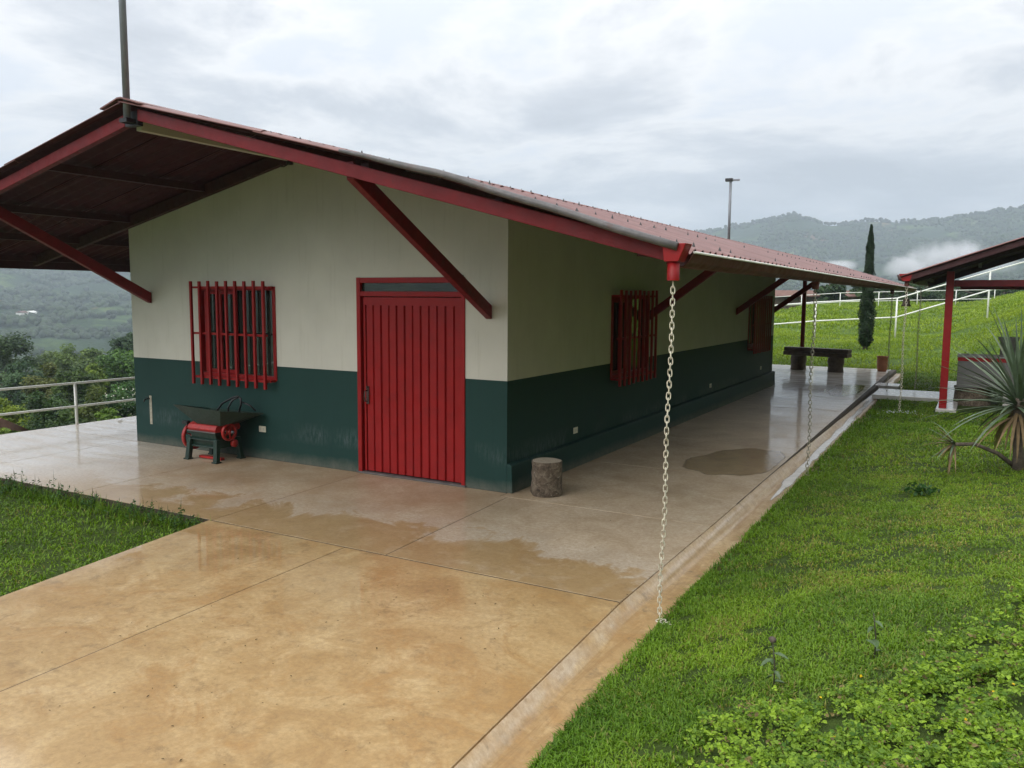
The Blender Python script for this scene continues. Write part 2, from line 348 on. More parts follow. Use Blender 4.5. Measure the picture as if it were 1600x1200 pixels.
        wet = math_n(t, 'MAXIMUM', wet, film)
    t.links.new(wet, b.inputs['Coat Weight']); b.inputs['Coat IOR'].default_value = 1.48
    cro = mapr(t, nm, 0.35, 0.65, 0.05, 0.16)
    if film is not None: cro = math_n(t, 'MULTIPLY', cro, mapr(t, film, 0, 1, 1, 0.12))
    t.links.new(cro, b.inputs['Coat Roughness'])
    bump(t, b, nf, 0.22, 0.006)
    return m
M['path'] = concrete('ochre_wet_concrete', 'path'); M['patio'] = concrete('patio_wet_concrete', 'patio'); M['curb'] = concrete('curb_concrete', 'curb')
M['joint'] = paint('dark_joint', (0.05, 0.038, 0.024), 0.8, 0.3, 10, 0.2)
M['slabwhite'] = paint('pale_wet_concrete', (0.50, 0.48, 0.45), 0.18, 0.12, 5, 0.03)
def water_mat(name, body, scale=11, strength=0.22, ior=1.42, feather=0.35):
    """shallow water over concrete: the silty bed (painted sky white for the runnel), a mirror film on top, thinning out at the rim"""
    m, t, b, o = new_mat(name); p = position(t)
    at = t.nodes.new('ShaderNodeAttribute'); at.attribute_name = 'Col'
    nm = noise(t, 2.6, 7, 0.68, p, 0.6)
    t.links.new(ramp(t, nm, [(0.3, tuple(c * .82 for c in body)), (0.7, tuple(min(1, c * 1.15) for c in body))]), b.inputs['Base Color'])
    b.inputs['Roughness'].default_value = 0.03; b.inputs['IOR'].default_value = ior
    mp = t.nodes.new('ShaderNodeMapping'); mp.inputs['Scale'].default_value = (1, 2.4, 1); mp.inputs['Rotation'].default_value = (0, 0, 0.5); t.links.new(p, mp.inputs['Vector'])
    bump(t, b, noise(t, scale, 3, 0.5, mp.outputs[0], 0.8), strength, 0.012)
    tr = t.nodes.new('ShaderNodeBsdfTransparent'); ms = t.nodes.new('ShaderNodeMixShader')
    k = math_n(t, 'ADD', at.outputs['Fac'], math_n(t, 'MULTIPLY', math_n(t, 'SUBTRACT', noise(t, 9, 6, 0.7, p), 0.5), 0.6))
    t.links.new(mapr(t, k, 0.05, 0.05 + feather, 0, 1), ms.inputs[0]); t.links.new(tr.outputs[0], ms.inputs[1]); t.links.new(b.outputs[0], ms.inputs[2]); t.links.new(ms.outputs[0], o.inputs[0])
    return m
M['puddle'] = water_mat('puddle_water', (0.31, 0.235, 0.145), 11, 0.22); M['runnel'] = water_mat('runnel_water', (0.66, 0.64, 0.60), 14, 0.3, 1.6, 0.3)  # runnel body is near white, sky reflection painted into its colour
M['splash'] = paint('splash_drops', (0.62, 0.66, 0.66), 0.1, 0.05, 9, 0)
# ground and hills
def ground_mat():
    m, t, b, o = new_mat('turf'); p = position(t)
    n = noise(t, 0.55, 6, 0.65, p, 0.5); f = noise(t, 9, 6, 0.75, p)
    col = ramp(t, n, [(0.3, (0.050, 0.105, 0.012)), (0.5, (0.105, 0.185, 0.018)), (0.7, (0.165, 0.245, 0.030))])
    col = mixc(t, mapr(t, f, 0.35, 0.62, 0.75, 0), col, (0.028, 0.055, 0.008))
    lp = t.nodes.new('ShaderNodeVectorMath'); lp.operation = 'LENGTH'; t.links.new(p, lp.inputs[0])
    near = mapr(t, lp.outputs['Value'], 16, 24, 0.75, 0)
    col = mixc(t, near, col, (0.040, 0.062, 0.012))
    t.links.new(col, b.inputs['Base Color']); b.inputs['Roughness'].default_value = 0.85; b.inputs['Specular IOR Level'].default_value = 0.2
    bump(t, b, f, 0.8, 0.12); return m
M['ground'] = ground_mat()
def hill_mat():
    m, t, b, o = new_mat('wooded_slopes'); p = position(t)
    n = noise(t, 0.0085, 7, 0.6, p, 1.2); f = noise(t, 0.03, 5, 0.7, p)
    col = ramp(t, n, [(0.40, (0.016, 0.036, 0.014)), (0.53, (0.024, 0.052, 0.018)), (0.58, (0.065, 0.11, 0.030)), (0.70, (0.13, 0.165, 0.055))])
    col = mixc(t, mapr(t, f, 0.48, 0.56, 0, 0.85), col, (0.014, 0.034, 0.012))
    col = mixc(t, mapr(t, noise(t, 0.011, 4, 0.6, p), 0.66, 0.70, 0, 0.6), col, (0.30, 0.17, 0.10))
    t.links.new(col, b.inputs['Base Color']); b.inputs['Roughness'].default_value = 0.9; b.inputs['Specular IOR Level'].default_value = 0.1
    bump(t, b, f, 1.0, 14); return m
M['hill'] = hill_mat()

# ------------------------------------------------------------------ terrain
def G(x, y):
    """height of the ground near the house"""
    x = np.asarray(x, float); y = np.asarray(y, float)
    t = np.maximum(0, x - 2.65)
    s = 0.10 + 0.2 * np.clip((2 - y) / 6, 0, 1)
    s = s * (1 - 0.75 * sstep(3, 9, y))
    h = -0.10 + s * np.minimum(t, 3.0)
    q = np.maximum(0, y - 20.2); h = h + 0.052 * np.minimum(q, 10) + 0.030 * np.maximum(0, np.minimum(q - 10, 45))
    x0 = np.interp(y, [-20, 5, 14, 20, 30, 60], [6.4, 6.2, 5.9, 4.4, 1.9, 3.0])
    up = np.maximum(0, x - x0); up = np.where(up < 1.5, up * up / 3.0, up - 0.75)
    h = h + 9.0 * (1 - np.exp(-0.40 * up / 9.0)) * (1 - 0.35 * sstep(40, 75, y))
    far_up = np.maximum(0, x - 7.6); h = h + 0.35 * np.minimum(far_up, 40) * (1 - sstep(24, 40, y))  # unseen hillside steepened to keep low sky light off the side wall
    d = np.maximum(0, -8.75 - x); h = h - 0.25 * sstep(0, 0.8, d) - 0.44 * np.minimum(d, 26) - 0.12 * np.maximum(0, d - 26)
    h = h - 0.10 * np.maximum(0, np.minimum(y - 78, 90)) + 0.0
    far = np.sqrt(x * x + y * y)
    h = h + (fbm(x * 0.35 + 9, y * 0.35, 4, 3) - 0.47) * 0.22 * sstep(20.5, 27, y) * sstep(-9, -7, x)
    h = h + (fbm(x * 0.05, y * 0.05, 3, 8) - 0.45) * 6 * sstep(60, 140, far)
    inner = ((x < 2.62) & (x > -8.62) & (y > -2.5) & (y < 20.15)) | ((x < 2.64) & (x > -1.5) & (y <= -2.4))
    return np.where(inner, np.minimum(h, -0.30), h)
def axis(a, b, step, grow, lo, hi):
    v = list(np.arange(a, b + 1e-6, step)); s = step; q = v[-1]
    while q < hi: s *= grow; q += s; v.append(q)
    s = step; q = v[0]
    while q > lo: s *= grow; q -= s; v.insert(0, q)
    return np.array(v)
gx = axis(-9.0, 9.0, 0.15, 1.09, -190, 190); gy = axis(-8.0, 34.0, 0.2, 1.09, -190, 190)
X, Y = np.meshgrid(gx, gy); Z = G(X, Y); nx, ny = len(gx), len(gy)
idx = np.arange(nx * ny).reshape(ny, nx)
F = np.stack([idx[:-1, :-1], idx[:-1, 1:], idx[1:, 1:], idx[1:, :-1]], -1).reshape(-1, 4)
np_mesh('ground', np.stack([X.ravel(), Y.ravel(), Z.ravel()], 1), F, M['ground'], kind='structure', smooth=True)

AZ_C = [-180, -90, -62, -50, -35, -22, -16.4, -13.5, -10.8, -10.0, -8.6, -6, -4.5, -2.7, 2.4, 8, 30, 90, 180]
AZ_H = [150, 150, 160, 150, 130, 112, 119, 131, 145, 138, 125, 131, 127, 129, 145, 156, 150, 160, 150]
def crest_r(az): return np.interp(az, [-180, -90, -50, -30, -20, 10, 40, 180], [2200, 2500, 2500, 1900, 1500, 1500, 2000, 2200])
def HILL(az, r):
    x = r * np.sin(np.radians(az)); y = r * np.cos(np.radians(az))
    base = np.interp(r, [140, 260, 600, 3200], [0, 1, 1, 1])
    h0 = G(x, y) * (1 - base) - 36 * base
    ch = np.interp(az, AZ_C, AZ_H); rc = crest_r(az)
    rs = np.where(az < -40, 300, 420); t = np.clip((r - rs) / (rc - rs), 0, 1.35)
    rise = (ch + 36) * np.where(t < 1, t ** 1.15 * (1 - 0.22 * np.sin(np.pi * np.minimum(t, 1))), 1 - (t - 1) * 1.2)
    nz = (fbm(x * 0.0042, y * 0.0042, 5, 21) - 0.47) * np.where(az > -40, 0.34, 0.5) * np.abs(ch + 36) * np.clip(np.sin(np.pi * np.clip(t, 0, 1)), 0, 1)
    bumps = (fbm(x * 0.045, y * 0.045, 3, 5) - 0.45) * np.where(az > -30, 8, 12) * sstep(300, 700, r)
    return h0 + rise + nz + bumps
az = np.concatenate([np.arange(-180, -70, 2.0), np.arange(-70, 12, 0.11), np.arange(12, 180.01, 2.0)])
rr = np.concatenate([np.linspace(140, 420, 14), np.linspace(450, 3000, 110)])
A, Rr = np.meshgrid(az, rr); Zh = HILL(A, Rr) - 0.6
Xh = Rr * np.sin(np.radians(A)); Yh = Rr * np.cos(np.radians(A)); nx, ny = len(az), len(rr)
idx = np.arange(nx * ny).reshape(ny, nx); F = np.stack([idx[:-1, :-1], idx[1:, :-1], idx[1:, 1:], idx[:-1, 1:]], -1).reshape(-1, 4)
np_mesh('hills', np.stack([Xh.ravel(), Yh.ravel(), Zh.ravel()], 1), F, M['hill'], kind='structure', smooth=True)
# woodland on the hills: thousands of small crowns, one mass
def blob_field(name, pts, radii, cols, parent=None):
    ph = (1 + 5 ** 0.5) / 2
    iv = np.array([(-1, ph, 0), (1, ph, 0), (-1, -ph, 0), (1, -ph, 0), (0, -1, ph), (0, 1, ph), (0, -1, -ph), (0, 1, -ph), (ph, 0, -1), (ph, 0, 1), (-ph, 0, -1), (-ph, 0, 1)]); iv /= np.linalg.norm(iv[0])
    fi = np.array([(0, 11, 5), (0, 5, 1), (0, 1, 7), (0, 7, 10), (0, 10, 11), (1, 5, 9), (5, 11, 4), (11, 10, 2), (10, 7, 6), (7, 1, 8), (3, 9, 4), (3, 4, 2), (3, 2, 6), (3, 6, 8), (3, 8, 9), (4, 9, 5), (2, 4, 11), (6, 2, 10), (8, 6, 7), (9, 8, 1)])
    n = len(pts); jit = 1 + 0.45 * (rng.random((n, 12, 1)) - 0.5)
    V = pts[:, None, :] + iv[None] * jit * radii[:, None, None] * np.array([1, 1, 0.95])
    Fx = (fi[None] + (np.arange(n) * 12)[:, None, None]).reshape(-1, 3)
    return np_mesh(name, V.reshape(-1, 3), Fx, M['leaf'], parent, np.repeat(cols, 12, 0), kind='stuff', smooth=True)
def woodland():
    P = []; R_ = []; C_ = []
    for lo, hi, n, r0, r1 in ((-66, -48, 21000, 240, 2500), (-24, 8, 11000, 520, 1520)):
        a = rng.uniform(lo, hi, n * 2); r = r0 + (r1 - r0) * rng.random(n * 2) ** 0.8
        x = r * np.sin(np.radians(a)); y = r * np.cos(np.radians(a))
        keep = fbm(x * (0.026 if lo < -40 else 0.014), y * (0.026 if lo < -40 else 0.014), 4, 33) + 0.02 * rng.normal(0, 1, len(x)) > (0.45 if lo < -40 else 0.40)
        a, r, x, y = a[keep][:n], r[keep][:n], x[keep][:n], y[keep][:n]
        s = rng.uniform(1.5, 3.6, len(a)) * (0.55 + r / (2200 if lo < -40 else 3200))
        P.append(np.stack([x, y, HILL(a, r) + s * 0.5], 1)); R_.append(s)
        b = rng.random((len(a), 1)); C_.append(np.array([0.016, 0.036, 0.013]) * (1 - b) + np.array([0.045, 0.085, 0.022]) * b)
    a = rng.uniform(-20, 4, 420); r = crest_r(a) * rng.uniform(0.985, 1.0, 420); s = rng.uniform(1.4, 3.4, 420)   # ridge trees
    P.append(np.stack([r * np.sin(np.radians(a)), r * np.cos(np.radians(a)), HILL(a, r) + s * rng.uniform(0.2, 1.2, 420)], 1)); R_.append(s); C_.append(np.full((420, 3), 0.03) * [0.6, 1.2, 0.6])
    blob_field('woodland', np.concatenate(P), np.concatenate(R_), np.concatenate(C_))
woodland()

# ------------------------------------------------------------------ paving
patio_base = MB().box(-8.58, 2.33, -2.43, 20.0, -0.45, -0.003).build('patio', M['joint'], kind='structure')
def slab(parent, poly, z0, z1, mat, inset=0.0045):
    """polygonal slab with a chamfered rim"""
    c = Vector((sum(p[0] for p in poly) / len(poly), sum(p[1] for p in poly) / len(poly)))
    def ins(d):
        n = len(poly); res = []
        for i in range(n):
            p0, p, p1 = Vector(poly[i - 1]), Vector(poly[i]), Vector(poly[(i + 1) % n])
            a = (p - p0).normalized(); b = (p1 - p).normalized(); na = Vector((-a.y, a.x)); nb = Vector((-b.y, b.x))
            k = (na + nb); k = k / max(0.3, k.dot(na)); res.append(p + k * d)
        return res
    m = MB(); r0 = ins(inset); r1 = ins(inset + 0.003); n = len(poly)
    V = [(p.x, p.y, z0) for p in r0] + [(p.x, p.y, z1 - 0.003) for p in r0] + [(p.x, p.y, z1) for p in r1]
    Fs = [tuple(range(2 * n, 3 * n))]
    for L_ in (0, 1):
        for i in range(n): Fs.append((L_ * n + i, L_ * n + (i + 1) % n, (L_ + 1) * n + (i + 1) % n, (L_ + 1) * n + i))
    m.add(V, Fs); return m.build('slab', mat, parent)
ys = [-2.43, -0.15, 2.15, 4.5, 6.8, 9.1, 11.4, 13.6, 15.9, 18.1, 20.0]
def xr(y): return 2.342 - 0.008 * max(0, y)          # the kerb edge leans in slightly
for i in range(1, len(ys) - 1):
    y0, y1 = ys[i], ys[i + 1]
    slab(patio_base, [(0.005, y0), (xr(y0), y0), (xr(y1), y1), (0.005, y1)], -0.08, 0, M['patio'])
xf = [-8.6, -6.4, -4.13, -1.97, 0.16, 2.342]
for i in range(5):
    x0, x1 = xf[i], xf[i + 1]; sh = 0.1 if 0 < i < 4 else 0
    yb = -0.15 if i == 4 else -0.004
    if i == 3:
        slab(patio_base, [(x0 + 0.06, -2.43), (x1 + 0.06, -2.43), (x1 - 0.06, -0.15), (0.005, -0.15), (0.005, -0.004), (x0 - 0.06, -0.004)], -0.08, 0, M['patio']); continue
    slab(patio_base, [(x0 + (0.06 if i else 0), -2.43), (x1 + (0.06 if i < 4 else 0), -2.43), (x1 - (0.06 if i < 4 else 0), yb if i < 4 else -0.15), (x0 - (0.06 if i else 0), yb if i < 4 else -0.15)], -0.08, 0, M['patio'])
for i in range(0, len(ys) - 1):
    y0, y1 = max(ys[i], 0.0), ys[i + 1]
    if y1 <= 0: continue
    slab(patio_base, [(-8.6, y0), (-6.355, y0), (-6.355, y1), (-8.6, y1)], -0.08, 0, M['patio'])
xb = [-6.355, -4.2, -2.1, 0.005]
for i in range(3):
    for y0, y1 in ((13.38, 15.9), (15.9, 18.1), (18.1, 20.0)):
        slab(patio_base, [(xb[i], y0), (xb[i + 1], y0), (xb[i + 1], y1), (xb[i], y1)], -0.08, 0, M['patio'])
path_base = MB().add([(-1.90, -2.442, -0.003), (2.33, -2.442, -0.003), (2.64, -9, -0.003), (-0.9, -9, -0.003), (-1.90, -2.437, -0.4), (2.33, -2.437, -0.4), (2.64, -9, -0.4), (-0.9, -9, -0.4)],
                     [(3, 2, 1, 0), (0, 1, 5, 4), (1, 2, 6, 5), (2, 3, 7, 6), (3, 0, 4, 7)]).build('path', M['joint'], kind='structure')
slab(path_base, [(-0.90, -9.0), (0.06, -9.0), (-0.10, -5.4), (-0.218, -2.44), (-1.93, -2.44), (-1.566, -4.61)], -0.12, 0.0, M['path'])
slab(path_base, [(0.06, -9.0), (2.66, -9.0), (2.456, -4.78), (2.342, -2.44), (-0.218, -2.44), (-0.10, -5.4)], -0.12, 0.0, M['path'])
# sloping kerb and the drain channel along it
def channel():
    m = MB(); ysx = list(np.arange(-9, 20.01, 0.25)); V = []; Fc = []
    for k, y in enumerate(ysx):
        e = xr(y) if y > -2.44 else 2.342 - 0.0488 * (y + 2.44)
        j = float(vnoise(np.array([y * 3.1]), np.array([0.5]), 4)[0] - 0.5) * 0.012; q = float(vnoise(np.array([y * 1.7]), np.array([4.5]), 5)[0] - 0.5) * 0.05
        wz = -0.105 if y > -2 else -0.085
        for dx, z in ((0.002, -0.30), (0.002, -0.008 + j * 0.3), (0.012 + j, -0.004), (0.075 + j, -0.072), (0.10 + j, wz), (0.20, wz - 0.006), (0.275 + q, wz), (0.295 + q, wz - 0.015), (0.30 + q, -0.4)):
            V.append((e + dx, y, z))
    n = 9
    for k in range(len(ysx) - 1):
        for i in range(n - 1): Fc.append((k * n + i, k * n + i + 1, (k + 1) * n + i + 1, (k + 1) * n + i))
    m.add(V, [f[::-1] for f in Fc], 0, True); return m.build('drain_channel', M['curb'], kind='structure')
channel()
def puddle(pts, z, mat, name='puddle'):
    n = len(pts); c = np.mean(pts, 0); P = np.array(pts); V = []; D = []
    for sc_, d in ((1, 0), (.93, .45), (.8, .85), (.45, 1.0)):
        q = c + (P - c) * sc_; V += [(x, y, z) for x, y in q]; D += [d] * n
    V.append((c[0], c[1], z)); D.append(1); F_ = []
    for k in range(3):
        for i in range(n): j = (i + 1) % n; F_ += [(k * n + i, k * n + j, (k + 1) * n + j), (k * n + i, (k + 1) * n + j, (k + 1) * n + i)]
    for i in range(n): F_.append((3 * n + i, 3 * n + (i + 1) % n, 4 * n))
    return np_mesh(name, V, F_, mat, None, np.repeat(np.array(D)[:, None], 3, 1), kind='structure')
def blob(cx, cy, rx, ry, n=40, wob=0.12, rot=0, seed=1, cut=None):
    R2 = random.Random(seed); a = [R2.uniform(-1, 1) for _ in range(8)]; o = []
    for i in range(n):
        t = 2 * math.pi * i / n; q = 1 + wob * (a[0] * math.sin(2 * t + a[1] * 3) + 0.7 * a[2] * math.sin(3 * t + a[3] * 3) + 0.5 * a[4] * math.sin(5 * t + a[5] * 3) + 0.35 * a[6] * math.sin(9 * t))
        x, y = rx * q * math.cos(t), ry * q * math.sin(t); x, y = x * math.cos(rot) - y * math.sin(rot), x * math.sin(rot) + y * math.cos(rot)
        X_, Y_ = cx + x, cy + y
        if cut and X_ > cut: X_ = cut
        o.append((X_, Y_))
    return o
puddle(blob(1.78, 3.15, 0.60, 1.10, cut=2.28, seed=5, rot=-0.12), 0.0025, M['puddle'])
puddle(blob(1.75, 13.2, 0.42, 1.5, cut=2.2, seed=9), 0.0025, M['puddle'])
def drain_water():
    yy = np.arange(1.6, 12.4, .08); V = []; F_ = []; D = []
    for k, y in enumerate(yy):
        n0 = float(vnoise(np.array([y * 2.2]), np.array([1.0]), 2)[0]); n1_ = float(vnoise(np.array([y * 3.1]), np.array([7.0]), 3)[0]); e = xr(y); w = min(1, (y - 1.6) / .9)
        a = e + .19 - w * (.085 - .05 * n0); b_ = e + .205 + w * (.075 - .04 * n1_); V += [(a, y, -.0985), ((a + b_) / 2, y, -.098), (b_, y, -.0985)]; D += [0, 1, 0]
        if k: F_ += [(3 * k - 3, 3 * k - 2, 3 * k + 1, 3 * k), (3 * k - 2, 3 * k - 1, 3 * k + 2, 3 * k + 1)]
    np_mesh('drain_water', V, F_, M['runnel'], None, np.repeat(np.array(D)[:, None], 3, 1), kind='structure')
drain_water()
# walkway from the patio to the pavilion
walk = MB().box(2.43, 3.80, 12.5, 14.0, -0.10, 0.0).build('walkway', M['slabwhite'], bevel=0.012, kind='structure')
step_ = MB().box(2.25, 2.80, 14.75, 15.5, -0.14, 0.0).build('step', M['slabwhite'], bevel=0.012, kind='structure')
pf = MB().box(3.80, 4.17, 10.55, 17.0, -0.11, 0.002).build('pavilion_floor', M['slabwhite'], bevel=0.012, kind='structure')
MB().box(2.45, 3.8, 12.58, 13.9, -0.5, -0.101).build('walkway_footing', M['joint'], kind='structure')
MB().box(3.85, 8.6, 10.62, 16.9, -0.5, -0.112).build('earth_floor', M['soil'], kind='structure')

# ------------------------------------------------------------------ the house
HB = 1.25; WX = -6.35; LY = 13.37; RX = -3.0
RK = ((-3.0, 4.06), (-1.10, 3.602), (0.80, 3.122), (2.69, 2.523))      # the long slope sags a little, sheet row by sheet row
def ztop(x):
    if x <= RX: return 4.06 - 0.2215 * (RX - x)
    for (xa, za), (xb, zb) in zip(RK, RK[1:]):
        if x <= xb or xb == 2.69: return za + (zb - za) * (x - xa) / (xb - xa)
def zund(x): return ztop(x) - 0.055
house = thing('house', 'long low house with cream and dark green walls under a red corrugated gable roof', 'house', (-3.175, 6.7, 0))
FW = (-4.90, -3.46, 1.06, 2.28); FD = (-2.10, -0.55, 0.0, 2.38)      # window and door openings in the front wall
SW = [(2.90, 4.42, 1.03, 2.20), (10.75, 12.45, 1.03, 2.15)]           # windows in the side wall
REC = 0.09
def wall_cells(us, vs_, openings, P, topfn):
    m = MB()
    def inside(u0, u1, v0, v1): return any(u0 >= o[0] - 1e-6 and u1 <= o[1] + 1e-6 and v0 >= o[2] - 1e-6 and v1 <= o[3] + 1e-6 for o in openings)
    for i in range(len(us) - 1):
        for j in range(len(vs_)):
            u0, u1 = us[i], us[i + 1]; v0 = vs_[j]; top = j == len(vs_) - 1
            if top: q = [P(u0, v0, 0), P(u1, v0, 0), P(u1, topfn(u1), 0), P(u0, topfn(u0), 0)]
            else:
                if inside(u0, u1, v0, vs_[j + 1]): continue
                q = [P(u0, v0, 0), P(u1, v0, 0), P(u1, vs_[j + 1], 0), P(u0, vs_[j + 1], 0)]
            m.add(q, [(0, 1, 2, 3)], 1 if v0 < HB - 1e-6 else 0)
    for o in openings:   # reveals
        a, b, c, d = o; segs = [(c, min(d, HB), 1), (HB, d, 0)] if c < HB else [(c, d, 0)]
        for v0, v1, mi in segs:
            m.add([P(a, v0, 0), P(a, v1, 0), P(a, v1, REC + .03), P(a, v0, REC + .03)], [(0, 1, 2, 3)], mi)
            m.add([P(b, v0, 0), P(b, v0, REC + .03), P(b, v1, REC + .03), P(b, v1, 0)], [(0, 1, 2, 3)], mi)
        m.add([P(a, d, 0), P(b, d, 0), P(b, d, REC + .03), P(a, d, REC + .03)], [(0, 1, 2, 3)], 0)
        if c > 0: m.add([P(a, c, 0), P(a, c, REC + .03), P(b, c, REC + .03), P(b, c, 0)], [(0, 1, 2, 3)], 1)
    return m
wm = [M['cream'], M['green']]
wall_cells([WX, FW[0], FW[1], RX, FD[0], FD[1], 0], [0, FW[2], HB, FW[3], FD[3]], [FW, FD], lambda u, v, d: (u, d, v), zund).build('wall', wm, house)
wall_cells([0, SW[0][0], SW[0][1], SW[1][0], SW[1][1], LY], [0, 1.03, HB, 2.15, 2.20], [SW[0], SW[1]], lambda u, v, d: (-d, u, v), lambda u: zund(0)).build('wall', wm, house)
wall_cells([-LY, 0], [0, HB], [], lambda u, v, d: (WX, -u, v), lambda u: zund(WX)).build('wall', wm, house)
wall_cells([0, -RX, -WX], [0, HB], [], lambda u, v, d: (-u, LY, v), lambda u: zund(-u)).build('wall', wm, house)
bb = MB(); bb.hexa([(0.001, -0.004, 0.001), (0.075, -0.004, 0.001), (0.075, LY + 0.05, 0.001), (0.001, LY + 0.05, 0.001), (0.001, -0.004, 0.33), (0.062, -0.004, 0.315), (0.062, LY + 0.05, 0.34), (0.001, LY + 0.05, 0.355)])
bb.build('baseboard', M['green'], house, bevel=0.008)
# door: ribbed sheet steel leaf in a frame with a transom light
a, b, c, d = FD
fr = MB(); fr.box(a - .004, a + .055, -.016, .07, 0.004, d + .01); fr.box(b - .045, b + .004, -.016, .07, 0.004, d + .01); fr.box(a + .055, b - .045, -.014, .07, d - .055, d + .008); fr.box(a + .055, b - .045, -.012, .07, 2.165, 2.225)
frame = fr.build('door_frame', M['red'], house, bevel=0.005)
MB().box(a + .056, b - .046, .03, .036, 2.226, d - .056).build('transom_pane', M['glass'], frame)
x0, x1 = a + .075, b - .05
leaf = MB().box(x0, x1, .050, .062, 0.03, 2.16).box(x0, x1, .02, .0495, 2.06, 2.155).box(x0, x0 + 0.028, .02, .0495, 0.03, 2.06).build('door', M['red'], house)
npan = 12; w = (x1 - x0 - 0.03) / npan
for i in range(npan):
    p0 = x0 + 0.03 + i * w; h = 0.016 + 0.003 * math.sin(i * 2.3)
    m = MB(); prof = [(p0 + .002, .0492), (p0 + .014, .0492 - h - .006), (p0 + w - .013, .0492 - h - .006), (p0 + w - .003, .0492)]
    V = [(x, y, 0.035) for x, y in prof] + [(x, y, 2.058) for x, y in prof]
    m.add(V, [(0, 4, 5, 1), (1, 5, 6, 2), (2, 6, 7, 3), (0, 1, 2, 3), (4, 7, 6, 5)]); m.build('panel', M['red'], leaf)
hd = MB(); hd.box(x0 + .035, x0 + .075, .012, .02, .86, 1.08); hd.tube([(x0 + .055, .014, 1.03), (x0 + .055, -.035, 1.02), (x0 + .055, -.045, .96), (x0 + .055, -.035, .90), (x0 + .055, .014, .89)], .008, 8); hd.lathe([(0, -.012), (.012, -.012), (.014, .012), (0, .012)], 10, (x0 + .055, .004, 1.065), 'y')
hd.build('handle', M['oldmetal'], leaf)
MB().box(a - .02, b + .02, -.03, .04, 0.003, 0.022).build('threshold', M['flash'], house)
MB().box(b - .02, b - .008, -.03, -.014, d + .002, d + .03).build('hinge_pin', M['black'], house)
# windows with projecting bars.  T maps (u along wall, v height, outward distance)
def window(T, o, shift, shutter=0.0, bars=9):
    u0, u1, v0, v1 = o
    def bx(m, ua, ub, va, vb, da, db, mi=0): m.hexa([T(ua, va, da), T(ub, va, da), T(ub, va, db), T(ua, va, db), T(ua, vb, da), T(ub, vb, da), T(ub, vb, db), T(ua, vb, db)], mi)
    m = MB(); t = .05
    bx(m, u0 - .003, u0 + t, v0 - .003, v1 + .003, -.07, .012); bx(m, u1 - t, u1 + .003, v0 - .003, v1 + .003, -.07, .012)
    bx(m, u0 + t, u1 - t, v1 - t, v1 + .002, -.07, .010); bx(m, u0 + t, u1 - t, v0 - .002, v0 + t, -.07, .010)
    win = m.build('window', M['red'], house, bevel=.004)
    mid = (u0 + u1) / 2 - 0.03
    s_ = MB(); ua, ub = u0 + t + .03, mid; k = .05
    bx(s_, ua, ua + k, v0 + t + .002, v1 - t - .002, -.055, -.015); bx(s_, ub - k, ub, v0 + t + .002, v1 - t - .002, -.055, -.015)
    bx(s_, ua + k, ub - k, v1 - t - k, v1 - t - .002, -.055, -.015); bx(s_, ua + k, ub - k, v0 + t + .002, v0 + t + k, -.055, -.015)
    bx(s_, (ua + ub) / 2 - .02, (ua + ub) / 2 + .02, v0 + t + k, v1 - t - k, -.05, -.02)
    s_.build('sash', M['red'], win, bevel=.004)
    for pa, pb, dd in ((u0 + t, mid - .04, -.06), (mid - .04, u1 - t, -.066)):
        g = MB(); bx(g, pa, pb, v0 + t, v1 - t, dd - .004, dd); g.build('pane', M['glass'], win)
    D0 = .125
    step_u = (u1 - u0 + 0.09) / bars; u0b = u0 - .075 + shift
    for i in range(bars):
        u = u0b + step_u * (i + .5); q = MB(); j = random.uniform(-.006, .006)
        bx(q, u - .017, u + .017, v0 - .10 + j, v1 + .075 + j, D0, D0 + .034); q.build('bar', M['red'], win, bevel=.003)
    for v in (v0 - .005, (v0 + v1) / 2 - .02, v1 - .01):
        q = MB(); bx(q, u0b + step_u * .5 - .02, u0b + step_u * (bars - .5) + .02, v - .014, v + .014, D0 - .03, D0 - .002); q.build('cross_bar', M['red'], win)
    for u in (u0 + .03, u1 - .03):
        for v in (v0 - .005, v1 - .01):
            q = MB(); bx(q, u - .012, u + .012, v - .0135, v + .0135, .002, D0 - .031); q.build('bracket', M['red'], win)
    return win
window(lambda u, v, d: (u, -d, v), FW, 0.0)
window(lambda u, v, d: (d, u, v), SW[0], 0.0)
window(lambda u, v, d: (d, u, v), SW[1], 0.0)
# electrical outlets, tap, cable lamp
def outlet(T, u, v):
    def bx(m, ua, ub, va, vb, da, db, mi=0): m.hexa([T(ua, va, da), T(ub, va, da), T(ub, va, db), T(ua, va, db), T(ua, vb, da), T(ub, vb, da), T(ub, vb, db), T(ua, vb, db)], mi)
    m = MB(); bx(m, u - .062, u + .062, v - .04, v + .04, .0015, .012); o = m.build('outlet', M['socket'], house, bevel=.006)
    for s_ in (-.026, .026):
        q = MB(); bx(q, u + s_ - .014, u + s_ + .014, v - .017, v + .017, .0125, .0155); q.build('receptacle', M['cream'], o, bevel=.003)
outlet(lambda u, v, d: (u, -d, v), -3.745, .40)
for y, z in ((1.77, .46), (7.9, .48), (12.1, .52)): outlet(lambda u, v, d: (d, u, v), y, z)
MB().box(-6.035, -5.985, -.0035, -.001, .28, .70).build('bare_strip', M['patch'], house)
fc = MB().tube([(-6.03, 0.002, .655), (-6.03, -.06, .655)], .011, 8).tube([(-6.03, -.05, .655), (-6.03, -.085, .65), (-6.03, -.095, .615)], .010, 8).bar((-6.06, -.05, .68), (-6.0, -.05, .68), .012, .008)
fc.build('tap', M['black'], house)
lp = MB().tube([(-3.30, -.01, 3.83), (-3.27, -.05, 3.80), (-3.22, -.09, 3.765), (-3.14, -.12, 3.755), (-3.07, -.13, 3.775), (-3.05, -.13, 3.81)], .008, 6)
